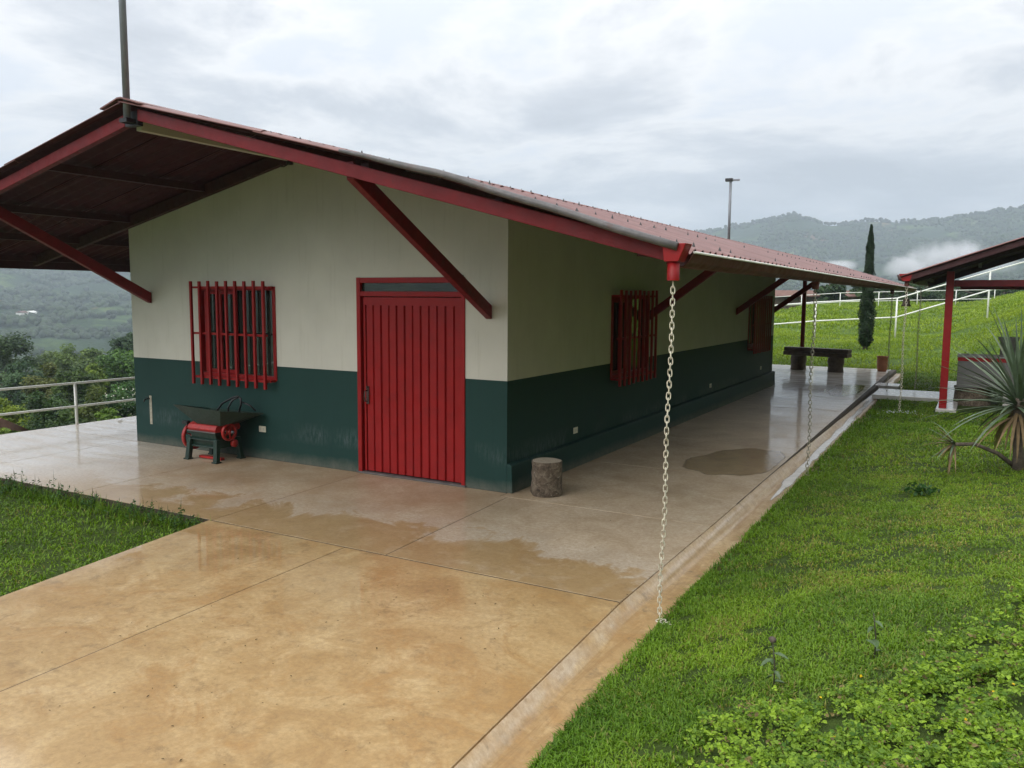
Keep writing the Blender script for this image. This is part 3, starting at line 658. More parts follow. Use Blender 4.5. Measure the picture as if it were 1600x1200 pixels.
lamp = lp.build('wall_lamp', M['black'], house); MB().lathe([(0, .03), (.025, .03), (.045, -.01), (.04, -.03), (0, -.03)], 12, (-3.02, -.14, 3.80)).build('lamp_head', M['black'], lamp)
MB().lathe([(0, 0), (.02, 0), (.02, .04), (0, .04)], 10, (-3.30, -.02, 3.83)).build('lamp_base', M['black'], lamp)

# roof
Y0, Y1 = -2.44, 20.0; XL, XRr = -8.90, 2.69
roof = MB().box(RX - .045, RX + .03, -2.24, 19.7, 3.812, ztop(RX) - .075).build('roof', M['creamboard'], house)
for yy in (-0.05, 4.45, 8.9, LY + .05, 19.4):     # rafters
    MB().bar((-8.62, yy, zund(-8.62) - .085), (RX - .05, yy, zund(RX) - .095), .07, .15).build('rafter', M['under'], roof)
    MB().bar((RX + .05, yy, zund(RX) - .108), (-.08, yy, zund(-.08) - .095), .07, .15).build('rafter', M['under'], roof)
sheets = {}
def corr_mesh(length, key):
    n = 5 * 8; wd = 0.935; th = .007
    V = []; Fc = []; mi = []
    for sgn, off in ((1, 0), (-1, -th)):
        for u in (0, length):
            for i in range(n + 1):
                y = wd * i / n; V.append((u, y, .022 * math.sin(2 * math.pi * i / 8) - .024 + off))
    k = n + 1
    for i in range(n):
        Fc.append((i, k + i, k + i + 1, i + 1)); Fc.append((2 * k + i, 2 * k + i + 1, 3 * k + i + 1, 3 * k + i))
        Fc.append((i, i + 1, 2 * k + i + 1, 2 * k + i)); Fc.append((k + i, 3 * k + i, 3 * k + i + 1, k + i + 1))
    Fc += [(0, 2 * k, 3 * k, k), (k - 1, 2 * k - 1, 4 * k - 1, 3 * k - 1)]
    me = bpy.data.meshes.new('roof_sheet'); me.from_pydata(V, [], Fc); me.materials.append(M['sheet']); me.materials.append(M['sheet_shaded'])
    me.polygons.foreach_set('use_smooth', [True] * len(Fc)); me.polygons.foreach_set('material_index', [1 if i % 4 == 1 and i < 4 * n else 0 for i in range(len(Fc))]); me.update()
    try: me.set_sharp_from_angle(angle=rad(50))
    except Exception: pass
    return me
sl_r = math.atan(0.268); sl_l = math.atan(0.2215)
len_r = (XRr - RX) / math.cos(sl_r); len_l = (RX - XL) / math.cos(sl_l)
pitch = .895; ncol = int((Y1 - Y0) / pitch)
off = world_loc(house)
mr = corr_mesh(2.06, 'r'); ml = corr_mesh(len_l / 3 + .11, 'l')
for kx in range(3):
    xa, za = RK[kx]; xb, zb = RK[kx + 1]; sl = (za - zb) / (xb - xa); ang = math.atan(sl); ux = 2.06 * math.cos(ang); xs_r = xb - ux
    for c_ in range(ncol):
        y = Y0 + c_ * (Y1 - Y0 - .935) / (ncol - 1)
        jz = .010 * (2 - kx) + random.uniform(-.0015, .0015) + (.004 if c_ % 2 else 0)
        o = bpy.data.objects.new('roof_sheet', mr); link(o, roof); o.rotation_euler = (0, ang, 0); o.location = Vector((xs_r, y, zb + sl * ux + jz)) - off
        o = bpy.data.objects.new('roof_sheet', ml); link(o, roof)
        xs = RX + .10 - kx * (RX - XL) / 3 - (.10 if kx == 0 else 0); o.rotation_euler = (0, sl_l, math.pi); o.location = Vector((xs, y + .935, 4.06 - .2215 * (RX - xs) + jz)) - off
# ridge caps
cap = MB(); prof = [(-.30, ztop(RX - .30) + .026), (-.10, ztop(RX - .1) + .036), (-.03, ztop(RX) + .034), (.03, ztop(RX) + .034), (.10, ztop(RX + .1) + .036), (.30, ztop(RX + .30) + .026)]
V = []
for yy in (0, .99):
    for x, z in prof: V.append((RX + x, Y0 - .02 + yy, z))
    for x, z in prof: V.append((RX + x, Y0 - .02 + yy, z - .014))
n = 6; Fc = []
for i in range(n - 1):
    Fc += [(i, i + 1, 12 + i + 1, 12 + i), (6 + i, 18 + i, 18 + i + 1, 6 + i + 1), (i, 6 + i, 6 + i + 1, i + 1), (12 + i, 12 + i + 1, 18 + i + 1, 18 + i)]
Fc += [(0, 12, 18, 6), (5, 11, 23, 17)]
cap.add(V, Fc); c0 = cap.build('ridge_cap', M['sheet'], roof)
for i in range(1, 24):
    c1 = copy_obj(c0, roof, c0.location + Vector((0, .9325 * i, .006 * (i % 2))))
# hooks and bolts on the corrugations
bl = MB()
for xs in (2.56, 1.6, .78, -.3, -1.05, -2.0, -2.6):
    for k in range(62):
        y = Y0 + .05 + k * .36 + random.uniform(-.02, .02)
        if random.random() < .30: continue
        z = ztop(xs) + .012; s_ = random.uniform(.008, .014)
        bl.add([(xs - s_, y - s_, z - .02), (xs + s_, y - s_, z - .02), (xs + s_, y + s_, z - .02), (xs - s_, y + s_, z - .02), (xs, y, z + random.uniform(.010, .026))], [(0, 1, 4), (1, 2, 4), (2, 3, 4), (3, 0, 4)])
bl.build('roof_bolts', M['black'], roof, kind='stuff')
# purlins
for xs in (-4.65, -6.22, -7.43, -8.55, -1.4, -.1, 1.2, 2.38):
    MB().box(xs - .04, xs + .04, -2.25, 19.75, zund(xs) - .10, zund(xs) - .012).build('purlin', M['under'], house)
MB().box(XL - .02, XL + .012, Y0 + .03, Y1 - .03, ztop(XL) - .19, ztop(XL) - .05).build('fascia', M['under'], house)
# rake beams at both gables
for yb in (-2.30, 19.80):
    for xa, xe, inn in ((RX + .10, 2.575, 1), (RX - .10, -8.80, -1)):
        if inn > 0: za, ze, dpa, dpe = 3.992 - .2665 * (xa + 2.875), 3.992 - .2665 * (xe + 2.875), .115, .115
        else: za, ze, dpa, dpe = ztop(xa) - .075, ztop(xe) - .095, .12, .105
        y0_, y1_ = yb - .035, yb + .035
        P = [(xa, y0_, za - dpa), (xe, y0_, ze - dpe), (xe, y1_, ze - dpe), (xa, y1_, za - dpa), (xa, y0_, za), (xe, y0_, ze), (xe, y1_, ze), (xa, y1_, za)]
        MB().hexa(P).build('rake_beam', M['redwood'], house, bevel=.006)
rb = MB(); rb.box(RX - .098, RX + .098, -2.33, -2.27, 3.84, ztop(RX) - .08); rb.build('ridge_plate', M['black'], house)
# weathered flashing rolled over the right rake
pts = []
for i in range(13):
    x = -.20 + (2.70 + .20) * i / 12; pts.append((x, Y0 - .012, ztop(x) - .012 + .004 * math.sin(i * 1.7)))
MB().tube(pts, [.014 + .014 * min(1, i / 3) for i in range(13)], 8).build('rake_flashing', M['flash'], house)
# braces
def brace(p, q, w=.075, h=.11):
    m = MB(); p, q = Vector(p), Vector(q)
    m.bar(p, q, w, h); return m.build('brace', M['redwood'], house, bevel=.006)
def cut_brace(A, B, wdir, w, h):
    """brace whose lower end is cut plumb against the wall: A wall end, B upper end"""
    A, B, wd = Vector(A), Vector(B), Vector(wdir) * (w / 2); up = Vector((0, 0, h / 2))
    P = [A - wd - up, A + wd - up, B + wd - up, B - wd - up, A - wd + up, A + wd + up, B + wd + up, B - wd + up]
    return MB().hexa([tuple(v) for v in P]).build('brace', M['redwood'], house, bevel=.006)
for x in (-.23, -5.92):
    zb = (3.992 - .2665 * (x + 2.875) if x > RX else ztop(x) - .085) - .06
    cut_brace((x, -.012, 2.00 if x > -3 else 2.12), (x, -2.29, zb), (1, 0, 0), .08, .15)
for y in (4.36, 9.65, LY - .05): cut_brace((.012, y, 1.88), (1.34, y, zund(1.34) - .06), (0, 1, 0), .08, .14)
for y in (4.36, 9.65): cut_brace((WX - .012, y, 1.95), (-8.5, y, zund(-8.5) - .04), (0, 1, 0), .08, .14)
for x in (-.30, -6.05):
    MB().box(x - .055, x + .055, 18.945, 19.055, 0.002, zund(x) - .24).build('post', M['redwood'], house, bevel=.006)
# gutter along the right eave
gz = .0
prof = [(x, z - .022) for x, z in [(2.565, 2.52), (2.575, 2.425), (2.615, 2.405), (2.695, 2.408), (2.735, 2.435), (2.765, 2.500), (2.759, 2.500), (2.729, 2.440), (2.693, 2.414), (2.617, 2.411), (2.581, 2.429), (2.571, 2.52)]]
gm = MB(); segs = [(-2.30 + i * 2.48, -2.30 + (i + 1) * 2.48) for i in range(9)]
for ya, yb in segs:
    V = [(x, ya, z) for x, z in prof] + [(x, yb, z) for x, z in prof]; n = len(prof)
    gm.add(V, [(i, n + i, n + (i + 1) % n, (i + 1) % n) for i in range(n)] + [tuple(range(n)), tuple(range(2 * n - 1, n - 1, -1))])
gut = gm.build('gutter', M['gutter'], house)
for ya, yb in segs[1:]:
    q = MB(); pr = [(x, z - .022) for x, z in [(2.570, 2.44), (2.573, 2.421), (2.613, 2.401), (2.697, 2.404), (2.738, 2.432), (2.768, 2.498)]]
    V = [(x, ya - .03, z) for x, z in pr] + [(x, ya + .03, z) for x, z in pr]; q.add(V, [(i, i + 1, 7 + i - 1 + 0, 6 + i) for i in range(5)]); q.build('gutter_strap', M['gutter'], gut)
MB().tube([(2.767, -2.30, 2.481), (2.767, 20.0, 2.481)], .009, 6).build('gutter_rim', M['white'], gut)
def hopper(y, head):
    m = MB()
    if head: m.hexa([(2.605, y - .035, 2.415), (2.705, y - .035, 2.415), (2.705, y + .105, 2.415), (2.605, y + .105, 2.415), (2.590, y - .035, 2.535), (2.755, y - .035, 2.535), (2.755, y + .105, 2.535), (2.590, y + .105, 2.535)])
    h_ = (m if head else MB().box(2.61, 2.70, y - .05, y + .05, 2.35, 2.38)).build('outlet_box', M['red'] if head else M['gutter'], gut, bevel=.004)
    MB().lathe([(.042, 0), (.042, .125), (.036, .125), (.036, 0), (.042, 0)], 14, (2.655, y + .02, 2.29))  .build('spout', M['red'] if head else M['gutter'], h_)
hopper(-2.41, True); hopper(3.1, False); hopper(13.4, False)

# rain chains: hang from the gutters, so they are things of their own
def link_mesh(lw, lh, r, nseg=14, nr=6):
    pts = []
    for i in range(nseg):
        t = 2 * math.pi * i / nseg; cx, sx_ = math.cos(t), math.sin(t); k = 3.2
        q = (abs(cx) ** k + abs(sx_) ** k) ** (-1 / k); pts.append((lw / 2 * cx * q, 0, lh / 2 * sx_ * q))
    return MB().tube(pts, r, nr, closed=True)
def chain_label(i): return ['pale rain chain with large links hanging from the red gutter head at the near corner', 'thin rain chain standing in the wet channel beside the puddle', 'thin rain chain hanging in front of the clay pot', 'rain chain from the pavilion gutter ending in a splash on the grass', 'thin rain chain behind the walkway under the pavilion gutter'][i]
ch = thing('rain_chain', chain_label(0), 'rain chain', (2.655, -2.39, -.09), 'rain chains hanging from the gutters')
lm = link_mesh(.027, .052, .0043).build('link', M['chain'], ch, world=False); lm.location = (0, 0, 2.36)
npz = 59
for i in range(npz):
    o = lm if i == 0 else copy_obj(lm, ch); z = 2.355 - i * .040; t = i / npz
    o.location = (.012 * math.sin(i * .21) * t - .02 * t, .01 * math.sin(i * .13) - .03 * t, z); o.rotation_euler = (random.uniform(-.08, .08), random.uniform(-.08, .08), rad(-29 + (42 if i % 2 else -42)) + random.uniform(-.15, .15))
for i in range(6):   # the last links lie bunched on the kerb
    o = copy_obj(lm, ch); o.location = (-.02 + .028 * i, -.035 - .012 * i, .012 + .004 * (i % 2)); o.rotation_euler = (rad(80), random.uniform(-.5, .5), random.uniform(0, 3))
def far_chain(i, x, y, z0, z1, mat):
    m = MB(); n = int((z1 - z0) / .0455)
    for k in range(n):
        z = z1 - .03 - k * .0455; base = MB(); ang = (rad(-29) + (.75 if k % 2 else -.75)); c_, s_ = math.cos(ang), math.sin(ang)
        q = link_mesh(.036, .058, .0056, 8, 4)
        m.add([(x + p[0] * c_ - p[1] * s_ + .008 * math.sin(k * .2), y + p[0] * s_ + p[1] * c_, z + p[2]) for p in q.v], q.f, 0, True)
    o = m.build('rain_chain', mat); tag(o, chain_label(i), 'rain chain', 'rain chains hanging from the gutters'); return o
far_chain(1, 2.655, 3.12, -.095, 2.30, M['chain_shaded']); far_chain(2, 2.655, 13.42, -.095, 2.30, M['chain_shaded'])
far_chain(3, 3.20, 9.95, -.05, 2.45, M['chain']); far_chain(4, 3.22, 14.0, .0, 2.45, M['chain_shaded'])

# ------------------------------------------------------------------ masts
def mast(label, x, y, z0, z1, r, head):
    t = thing('mast', label, 'mast', (x, y, z0))
    MB().tube([(x, y, z0), (x, y, z1)], r, 12).build('pole', M['steel'], t)
    MB().box(x - .055, x + .055, y - .05, y + .06, z0 + .0, z0 + .04).build('bracket', M['black'], t)
    if head:
        h = MB().box(x - .17, x + .07, y - .07, y + .07, z1, z1 + .10).build('control_box', M['black'], t, bevel=.01)
        MB().bar((x + .07, y, z1 + .04), (x + .30, y, z1 + .03), .06, .06).build('sensor', M['steel'], t, bevel=.01)
    return t
mast('thick grey steel mast rising from the near roof peak', -2.985, -2.385, 3.86, 6.6, .034, False)
mast('slim grey mast with a black box on top beyond the far end of the roof', -3.0, 20.08, 3.75, 6.02, .045, True)

# ------------------------------------------------------------------ things by the wall
def pulper():
    t = thing('coffee_pulper', 'green and red hand coffee pulper with a flared hopper standing by the barred front window', 'coffee pulper', (-4.30, -.35, 0))
    for x, y, sp in ((-4.55, -.50, -1), (-4.04, -.51, -1), (-4.55, -.17, 1), (-4.04, -.17, 1)):
        m = MB(); dy = .035 * sp; sx_ = -.02 if x < -4.3 else .02
        m.hexa([(x - .035 + sx_, y - .03 + dy, .004), (x + .035 + sx_, y - .03 + dy, .004), (x + .035 + sx_, y + .03 + dy, .004), (x - .035 + sx_, y + .03 + dy, .004), (x - .03, y - .03, .30), (x + .03, y - .03, .30), (x + .03, y + .03, .30), (x - .03, y + .03, .30)])
        m.box(x - .045 + sx_, x + .045 + sx_, y - .045 + dy, y + .045 + dy, .002, .02); m.build('leg', M['pgreen'], t, bevel=.004)
    MB().hexa([(-4.535, -.47, .17), (-4.055, -.47, .17), (-4.055, -.20, .17), (-4.535, -.20, .17), (-4.535, -.53, .40), (-4.055, -.53, .40), (-4.055, -.14, .40), (-4.535, -.14, .40)]).box(-4.53, -4.06, -.535, -.50, .275, .29).box(-4.53, -4.06, -.51, -.46, .175, .20).build('body', M['pgreen'], t, bevel=.008)
    m = MB(); pr = [(-.53, .395), (-.545, .43), (-.52, .475), (-.46, .50), (-.20, .50), (-.14, .475), (-.12, .43), (-.14, .395)]
    V = [(-4.56, y, z) for y, z in pr] + [(-4.03, y, z) for y, z in pr]; n = len(pr)
    m.add(V, [(i, i + 1, n + i + 1, n + i) for i in range(n - 1)] + [tuple(range(n))[::-1], tuple(range(n, 2 * n)), (0, n, 2 * n - 1, n - 1)]); m.build('drum_cover', M['pred'], t, bevel=.006)
    m = MB(); m.box(-4.56, -4.03, -.548, -.534, .385, .40); m.build('trim_strip', M['flash'], t)
    # flywheel (left) and small spoked wheel (right), both turning on the x axis
    def wheel(x, y, z, R_, rim, w, ns, name):
        m = MB(); m.lathe([(R_ - rim, -w), (R_, -w), (R_, w), (R_ - rim, w), (R_ - rim, -w)], 28, (x, y, z), 'x'); m.lathe([(0, -w * 1.4), (.03, -w * 1.4), (.03, w * 1.4), (0, w * 1.4)], 14, (x, y, z), 'x')
        for k in range(ns):
            a_ = 2 * math.pi * k / ns + .4; m.bar((x, y + .02 * math.sin(a_), z + .02 * math.cos(a_)), (x, y + (R_ - rim * .6) * math.sin(a_), z + (R_ - rim * .6) * math.cos(a_)), .016, .02, (1, 0, 0))
        return m.build(name, M['pred'], t)
    wheel(-4.66, -.36, .285, .185, .035, .02, 4, 'flywheel'); wheel(-3.955, -.38, .395, .118, .028, .018, 5, 'gear_wheel')
    MB().lathe([(0, -.02), (.05, -.02), (.05, .02), (0, .02)], 16, (-3.955, -.30, .235), 'x').build('pinion', M['pred'], t)
    MB().tube([(-4.70, -.36, .395), (-3.90, -.36, .395)], .016, 10).build('axle', M['steel'], t)
    m = MB(); lo = [(-4.42, -.50, .485), (-3.98, -.50, .485), (-3.98, -.20, .485), (-4.42, -.20, .485)]; hi = [(-4.76, -.60, .725), (-3.86, -.60, .700), (-3.64, -.06, .625), (-4.70, -.06, .625)]
    k_ = .012; hin = [(-4.74, -.585, .725), (-3.875, -.585, .700), (-3.665, -.075, .626), (-4.68, -.075, .626)]; li = [(-4.40, -.48, .50), (-4.0, -.48, .50), (-4.0, -.22, .50), (-4.40, -.22, .50)]
    m.add(lo + hi + hin + li, [(0, 1, 5, 4), (1, 2, 6, 5), (2, 3, 7, 6), (3, 0, 4, 7), (4, 5, 9, 8), (5, 6, 10, 9), (6, 7, 11, 10), (7, 4, 8, 11), (9, 13, 12, 8)[::1], (10, 14, 13, 9), (11, 15, 14, 10), (8, 12, 15, 11), (12, 13, 14, 15), (3, 2, 1, 0)])
    m.build('hopper', M['pgreen'], t)
    MB().box(-4.68, -4.58, -.53, -.47, .46, .505).build('hopper_stay', M['black'], t)
    MB().tube([(-4.35, -.30, .55), (-4.20, -.27, .74), (-4.02, -.24, .83), (-3.95, -.22, .845), (-3.90, -.22, .82), (-3.90, -.22, .74), (-3.96, -.22, .60)], .014, 8).tube([(-4.05, -.30, .55), (-4.05, -.30, .70), (-4.0, -.27, .80), (-3.93, -.23, .835)], .013, 8).tube([(-3.90, -.20, .77), (-3.80, -.16, .73), (-3.74, -.12, .66)], .012, 8).build('crank_handle', M['black'], t)
    MB().box(-4.50, -4.08, -.42, -.36, .012, .04).build('foot_rail', M['pred'], t)
pulper()
def stump():
    t = thing('log_stool', 'sawn log section with flaky bark standing at the house corner', 'log stool', (.41, .17, 0))
    c = (.41, .17, 0)
    m = MB().lathe([(.160, .002), (.176, .03), (.170, .08), (.168, .13), (.164, .18), (.168, .24), (.161, .30), (.166, .35), (.164, .378), (.158, .384)], 40, c, wob=.030, ph=1.0); m.v = [(c[0] + (px_ - c[0]) * k_, c[1] + (py_ - c[1]) * k_, pz_) for (px_, py_, pz_), k_ in zip(m.v, [1 + random.uniform(-.02, .035) for _ in m.v])]; m.build('bark', M['log'], t)
    m = MB().lathe([(.160, .383), (.10, .386), (.0, .386)], 40, c, wob=.030, ph=1.0); m.build('cut_face', M['cut'], t)
stump()
def bench():
    t = thing('log_bench', 'dark thick timber bench on two stump legs at the far patio edge', 'bench', (.25, 18.35, 0))
    ang = math.atan2(18.18 - 18.47, .78 + .335)
    dx, dy = math.cos(ang), math.sin(ang)
    for k, (x, y) in enumerate(((-.30, 18.46), (.82, 18.17))):
        MB().lathe([(.23, .002), (.215, .15), (.24, .30), (.22, .44)], 18, (x, y, 0), wob=.05, ph=k * 2.0).build('leg', M['wood'], t)
    a = Vector((.26 - dx * 1.0, 18.315 - dy * 1.0, .50)); b = Vector((.26 + dx * .98, 18.315 + dy * .98, .50))
    MB().bar(a, b, .36, .12).build('seat', M['wood'], t, bevel=.02)
    nrm = Vector((dy, -dx, 0))
    MB().bar(a + Vector((0, 0, .125)) - nrm * .02, b + Vector((0, 0, .125)) - nrm * .02, .30, .12).build('seat_plank', M['wood'], t, bevel=.02)
bench()
MBp = MB().lathe([(0, .004), (.125, .004), (.145, .12), (.15, .30), (.155, .42), (.165, .43), (.165, .46), (.14, .46), (.13, .30), (.0, .28)], 24, (2.0, 19.15, 0))
tag(MBp.build('clay_pot', M['terra']), 'terracotta clay pot standing on the far corner of the patio', 'pot')

# ------------------------------------------------------------------ pavilion on the right
pav = thing('pavilion', 'open red timber pavilion with a low corrugated roof right of the lawn', 'pavilion', (5.5, 12.5, 0))
def pz(x): return 2.665 + .345 * (x - 3.18) if x < 6.6 else 2.665 + .345 * 3.42 - .345 * (x - 6.6)
for x, y in ((3.92, 10.76), (3.77, 16.4), (9.2, 10.76), (9.2, 16.4)):
    MB().box(x - .068, x + .068, y - .068, y + .068, .003 if x < 5 else -.11, pz(x) - .2).build('post', M['red'], pav, bevel=.006)
for y in (10.76, 16.4):
    MB().box(3.99, 9.13, y - .05, y + .05, 2.42, 2.55).build('tie_beam', M['redwood'], pav, bevel=.006)
    MB().box(5.35 + .02, 5.35 + .12, y - .045, y + .045, 2.552, pz(5.35) - .20).build('king_strut', M['redwood'], pav)
    for xa, xe in ((3.24, 6.58), (9.96, 6.62)): MB().bar((xa, y, pz(xa) - .135), (xe, y, pz(xe) - .135), .08, .14).build('rafter', M['under'], pav)
for y in (9.86, 17.3):
    for xa, xe in ((3.24, 6.58), (9.96, 6.62)): MB().bar((xa, y, pz(xa) - .10), (xe, y, pz(xe) - .10), .05, .12).build('rake_beam', M['under'], pav)
for x in (3.35, 4.4, 5.5, 6.5, 7.7, 8.8, 9.8): MB().box(x - .035, x + .035, 9.9, 17.25, pz(x) - .12, pz(x) - .05).build('purlin', M['under'], pav)
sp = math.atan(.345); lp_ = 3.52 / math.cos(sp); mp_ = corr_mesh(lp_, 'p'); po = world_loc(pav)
for c_ in range(9):
    for side in (1, -1):
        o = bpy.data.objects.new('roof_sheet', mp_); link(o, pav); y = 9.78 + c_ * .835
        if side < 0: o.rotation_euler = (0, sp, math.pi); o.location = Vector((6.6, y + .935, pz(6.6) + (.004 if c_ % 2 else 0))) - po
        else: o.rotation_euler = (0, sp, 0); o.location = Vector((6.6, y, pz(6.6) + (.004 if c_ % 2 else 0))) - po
gm = MB(); pr = [(3.02, 2.64), (3.05, 2.53), (3.20, 2.53), (3.24, 2.64), (3.23, 2.64), (3.19, 2.54), (3.06, 2.54), (3.03, 2.64)]
V = [(x, 9.92, z) for x, z in pr] + [(x, 17.3, z) for x, z in pr]; n = 8
gm.add(V, [(i, n + i, n + (i + 1) % n, (i + 1) % n) for i in range(n)]); pg = gm.build('gutter', M['gutter'], pav)
MB().hexa([(3.13, 9.83, 2.515), (3.26, 9.83, 2.515), (3.26, 9.99, 2.515), (3.13, 9.99, 2.515), (3.06, 9.83, 2.655), (3.30, 9.83, 2.655), (3.30, 9.99, 2.655), (3.06, 9.99, 2.655)]).build('outlet_box', M['red'], pg, bevel=.004)
MB().lathe([(.04, 0), (.04, .10), (.034, .10), (.034, 0), (.04, 0)], 12, (3.20, 9.93, 2.42)).build('spout', M['gutter'], pg)
# counter, pedestal, posts in the pavilion
ct = thing('counter', 'grey rendered counter with a red band along its top edge, standing on a log pedestal', 'counter', (4.75, 12.2, 0))
MB().box(4.12, 5.30, 11.85, 12.7, .33, .885).build('cabinet', M['grey'], ct, bevel=.01)
MB().box(4.115, 5.305, 11.845, 12.705, .886, .965).build('band', M['red'], ct, bevel=.006); MB().box(4.10, 5.32, 11.83, 12.72, .966, .995).build('top', M['stone'], ct, bevel=.006)
MB().lathe([(.36, -.11), (.34, .1), (.33, .25), (.35, .328)], 20, (4.42, 12.2, 0), wob=.05).build('pedestal', M['log'], ct)
MB().box(4.98, 5.12, 12.0, 12.2, -.11, .328).build('support', M['slabwhite'], ct)
tag(MB().lathe([(.16, -.11), (.15, .6), (.16, 1.25), (.20, 1.30), (.20, 1.36), (0, 1.36)], 18, (5.05, 13.2, 0), wob=.02).build('stone_column', M['stone']), 'squat grey stone column behind the red banded counter', 'column')
bell = thing('hanging_bell', 'small dark bell hanging under the eave edge of the pavilion', 'bell', (3.12, 11.2, 2.0))
MB().lathe([(.0, .17), (.045, .165), (.065, .13), (.075, .04), (.105, 0), (.095, 0), (.06, .05), (0, .13)], 18, (3.12, 11.2, 2.02)).build('bell_body', M['bark'], bell)
MB().tube([(3.12, 11.2, 2.185), (3.12, 11.2, 2.54)], .006, 5).build('cord', M['black'], bell)
sp_ = MB()
for k in range(46):
    x, y = 3.14 + random.gauss(0, .20), 9.95 + random.gauss(0, .12); r = random.uniform(.008, .022); z = float(G(x, y)) + .03 + abs(random.gauss(0, .02))
    sp_.lathe([(0, -r * .5), (r, 0), (0, r * .6)], 6, (x, y, z))
sp_.build('water_splash', M['splash'], kind='stuff')

# ------------------------------------------------------------------ fences and railing
def rail_fence(label, group, posts, rails, r_post, r_rail, mat, name='rail_fence'):
    """posts: list of (x,y,z0,z1); rails: heights below the post top"""
    t = thing(name, label, 'fence', (posts[0][0], posts[0][1], posts[0][2]), group)
    for x, y, z0, z1 in posts: MB().tube([(x, y, z0 - .25), (x, y, z1)], r_post, 8).build('post', mat, t)
    for dz in rails:
        MB().tube([(x, y, z1 - dz) for x, y, z0, z1 in posts], r_rail, 8).build('rail', mat, t)
    return t
F1 = [(-9.6, 25.8, .30, 1.55), (-5.5, 28.2, .42, 1.66), (-1.80, 30.24, .53, 2.02), (1.28, 31.95, .58, 2.21), (4.75, 33.94, 1.80, 3.40), (8.3, 36.0, 3.0, 4.6), (11.8, 38.0, 4.1, 5.7)]
F1 = [(x, y, float(G(x, y)), z1) for x, y, z0, z1 in F1]
rail_fence('white pipe rail fence climbing the grass bank just behind the cypress', 'white rail fences', F1, (.02, .84), .036, .031, M['white'])
F2 = []
P0 = np.array([-14.5, 62.3]); P1 = np.array([14.0, 78.4])
for k in range(11):
    p = P0 + (P1 - P0) * k / 10; z = float(G(p[0], p[1])); F2.append((p[0], p[1], z, float(np.interp(p[0], [-11, -7, -1.5, 3, 14], [2.2, 2.61, 2.81, 2.95, 3.2]))))
rail_fence('thin white rail fence crossing the far end of the pasture', 'white rail fences', F2, (.02, .78), .036, .026, M['white'])
F3 = [(-8.66, -6.0, -.3, .72), (-8.64, -2.75, -.1, .715), (-8.60, .50, -.02, .70), (-8.60, 3.75, -.02, .69), (-8.60, 7.0, -.02, .69), (-8.60, 10.3, -.02, .69), (-8.60, 13.6, -.02, .69)]
rail_fence('low white pipe railing along the open edge of the patio', None, F3, (.01, .40), .024, .019, M['white'], 'railing')

# ------------------------------------------------------------------ grass
def blades(name, pts, length, width, cols, bend=0.5, upright=0.75, parent=None, kind='stuff', dens_z=0.0):
    """one bent three-vertex-wide blade per point: 5 vertices, 3 triangles"""
    n = len(pts); a = rng.uniform(0, 2 * np.pi, n); lean = rng.random(n) * (1 - upright) * 2.2
    d = np.stack([np.cos(a), np.sin(a), np.zeros(n)], 1); s_ = np.stack([-np.sin(a), np.cos(a), np.zeros(n)], 1)
    up = np.array([0, 0, 1.0])
    Ln = (length * rng.uniform(0.5, 1.25, n))[:, None]; Wd = (width * rng.uniform(0.7, 1.3, n))[:, None]
    p1 = pts + Ln * 0.5 * (up * np.cos(lean)[:, None] + d * np.sin(lean)[:, None])
    l2 = lean + bend * rng.uniform(0.3, 1.6, n)
    p2 = p1 + Ln * 0.5 * (up * np.cos(l2)[:, None] + d * np.sin(l2)[:, None])
    V = np.stack([pts - s_ * Wd / 2, pts + s_ * Wd / 2, p1 - s_ * Wd * .42, p1 + s_ * Wd * .42, p2], 1).reshape(-1, 3)
    f = np.array([(0, 1, 3), (0, 3, 2), (2, 3, 4)]); F_ = (f[None] + (np.arange(n) * 5)[:, None, None]).reshape(-1, 3)
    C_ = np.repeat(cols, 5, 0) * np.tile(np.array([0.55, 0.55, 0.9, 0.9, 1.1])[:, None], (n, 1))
    return np_mesh(name, V, F_, M['blade'], parent, C_, kind=kind)
def grass_cols(x, y, lush):
    n = len(x); b = np.clip(fbm(x * 1.3, y * 1.3, 3, 61) * 1.5 - 0.2 + rng.normal(0, 0.22, n), 0, 1)[:, None]
    dark = np.array([0.105, 0.205, 0.012]); mid = np.array([0.265, 0.410, 0.026]); dry = np.array([0.36, 0.33, 0.08])
    c = dark * (1 - b) + mid * b
    q = (rng.random(n) < (0.06 + 0.30 * sstep(.50, .66, fbm(x * 1.9 + 5, y * 1.9, 4, 77))) * (1 - .7 * lush))[:, None]; c = np.where(q, dry * rng.uniform(0.6, 1.1, (n, 1)), c)
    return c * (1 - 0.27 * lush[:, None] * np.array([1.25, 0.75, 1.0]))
def scatter(n, x0, x1, y0, y1, test=None):
    x = rng.uniform(x0, x1, n); y = rng.uniform(y0, y1, n)
    if test is not None:
        k = test(x, y); x, y = x[k], y[k]
    return x, y
def cover_line(x, y):      # >0 inside the creeping ground cover on the bank
    b = np.interp(y, [-9, -4.46, -3.70, -3.51, -3.41, -2.69, -2.01, -.6, 1.5], [3.25, 3.48, 3.70, 3.98, 4.30, 4.52, 4.78, 5.3, 6.2])
    return x - b + (fbm(x * 2.2, y * 2.2, 3, 12) - 0.47) * 0.9
def right_edge(y): return np.where(y > -2.44, 2.342 - .008 * np.maximum(0, y), 2.342 - .0488 * (y + 2.44)) + 0.285
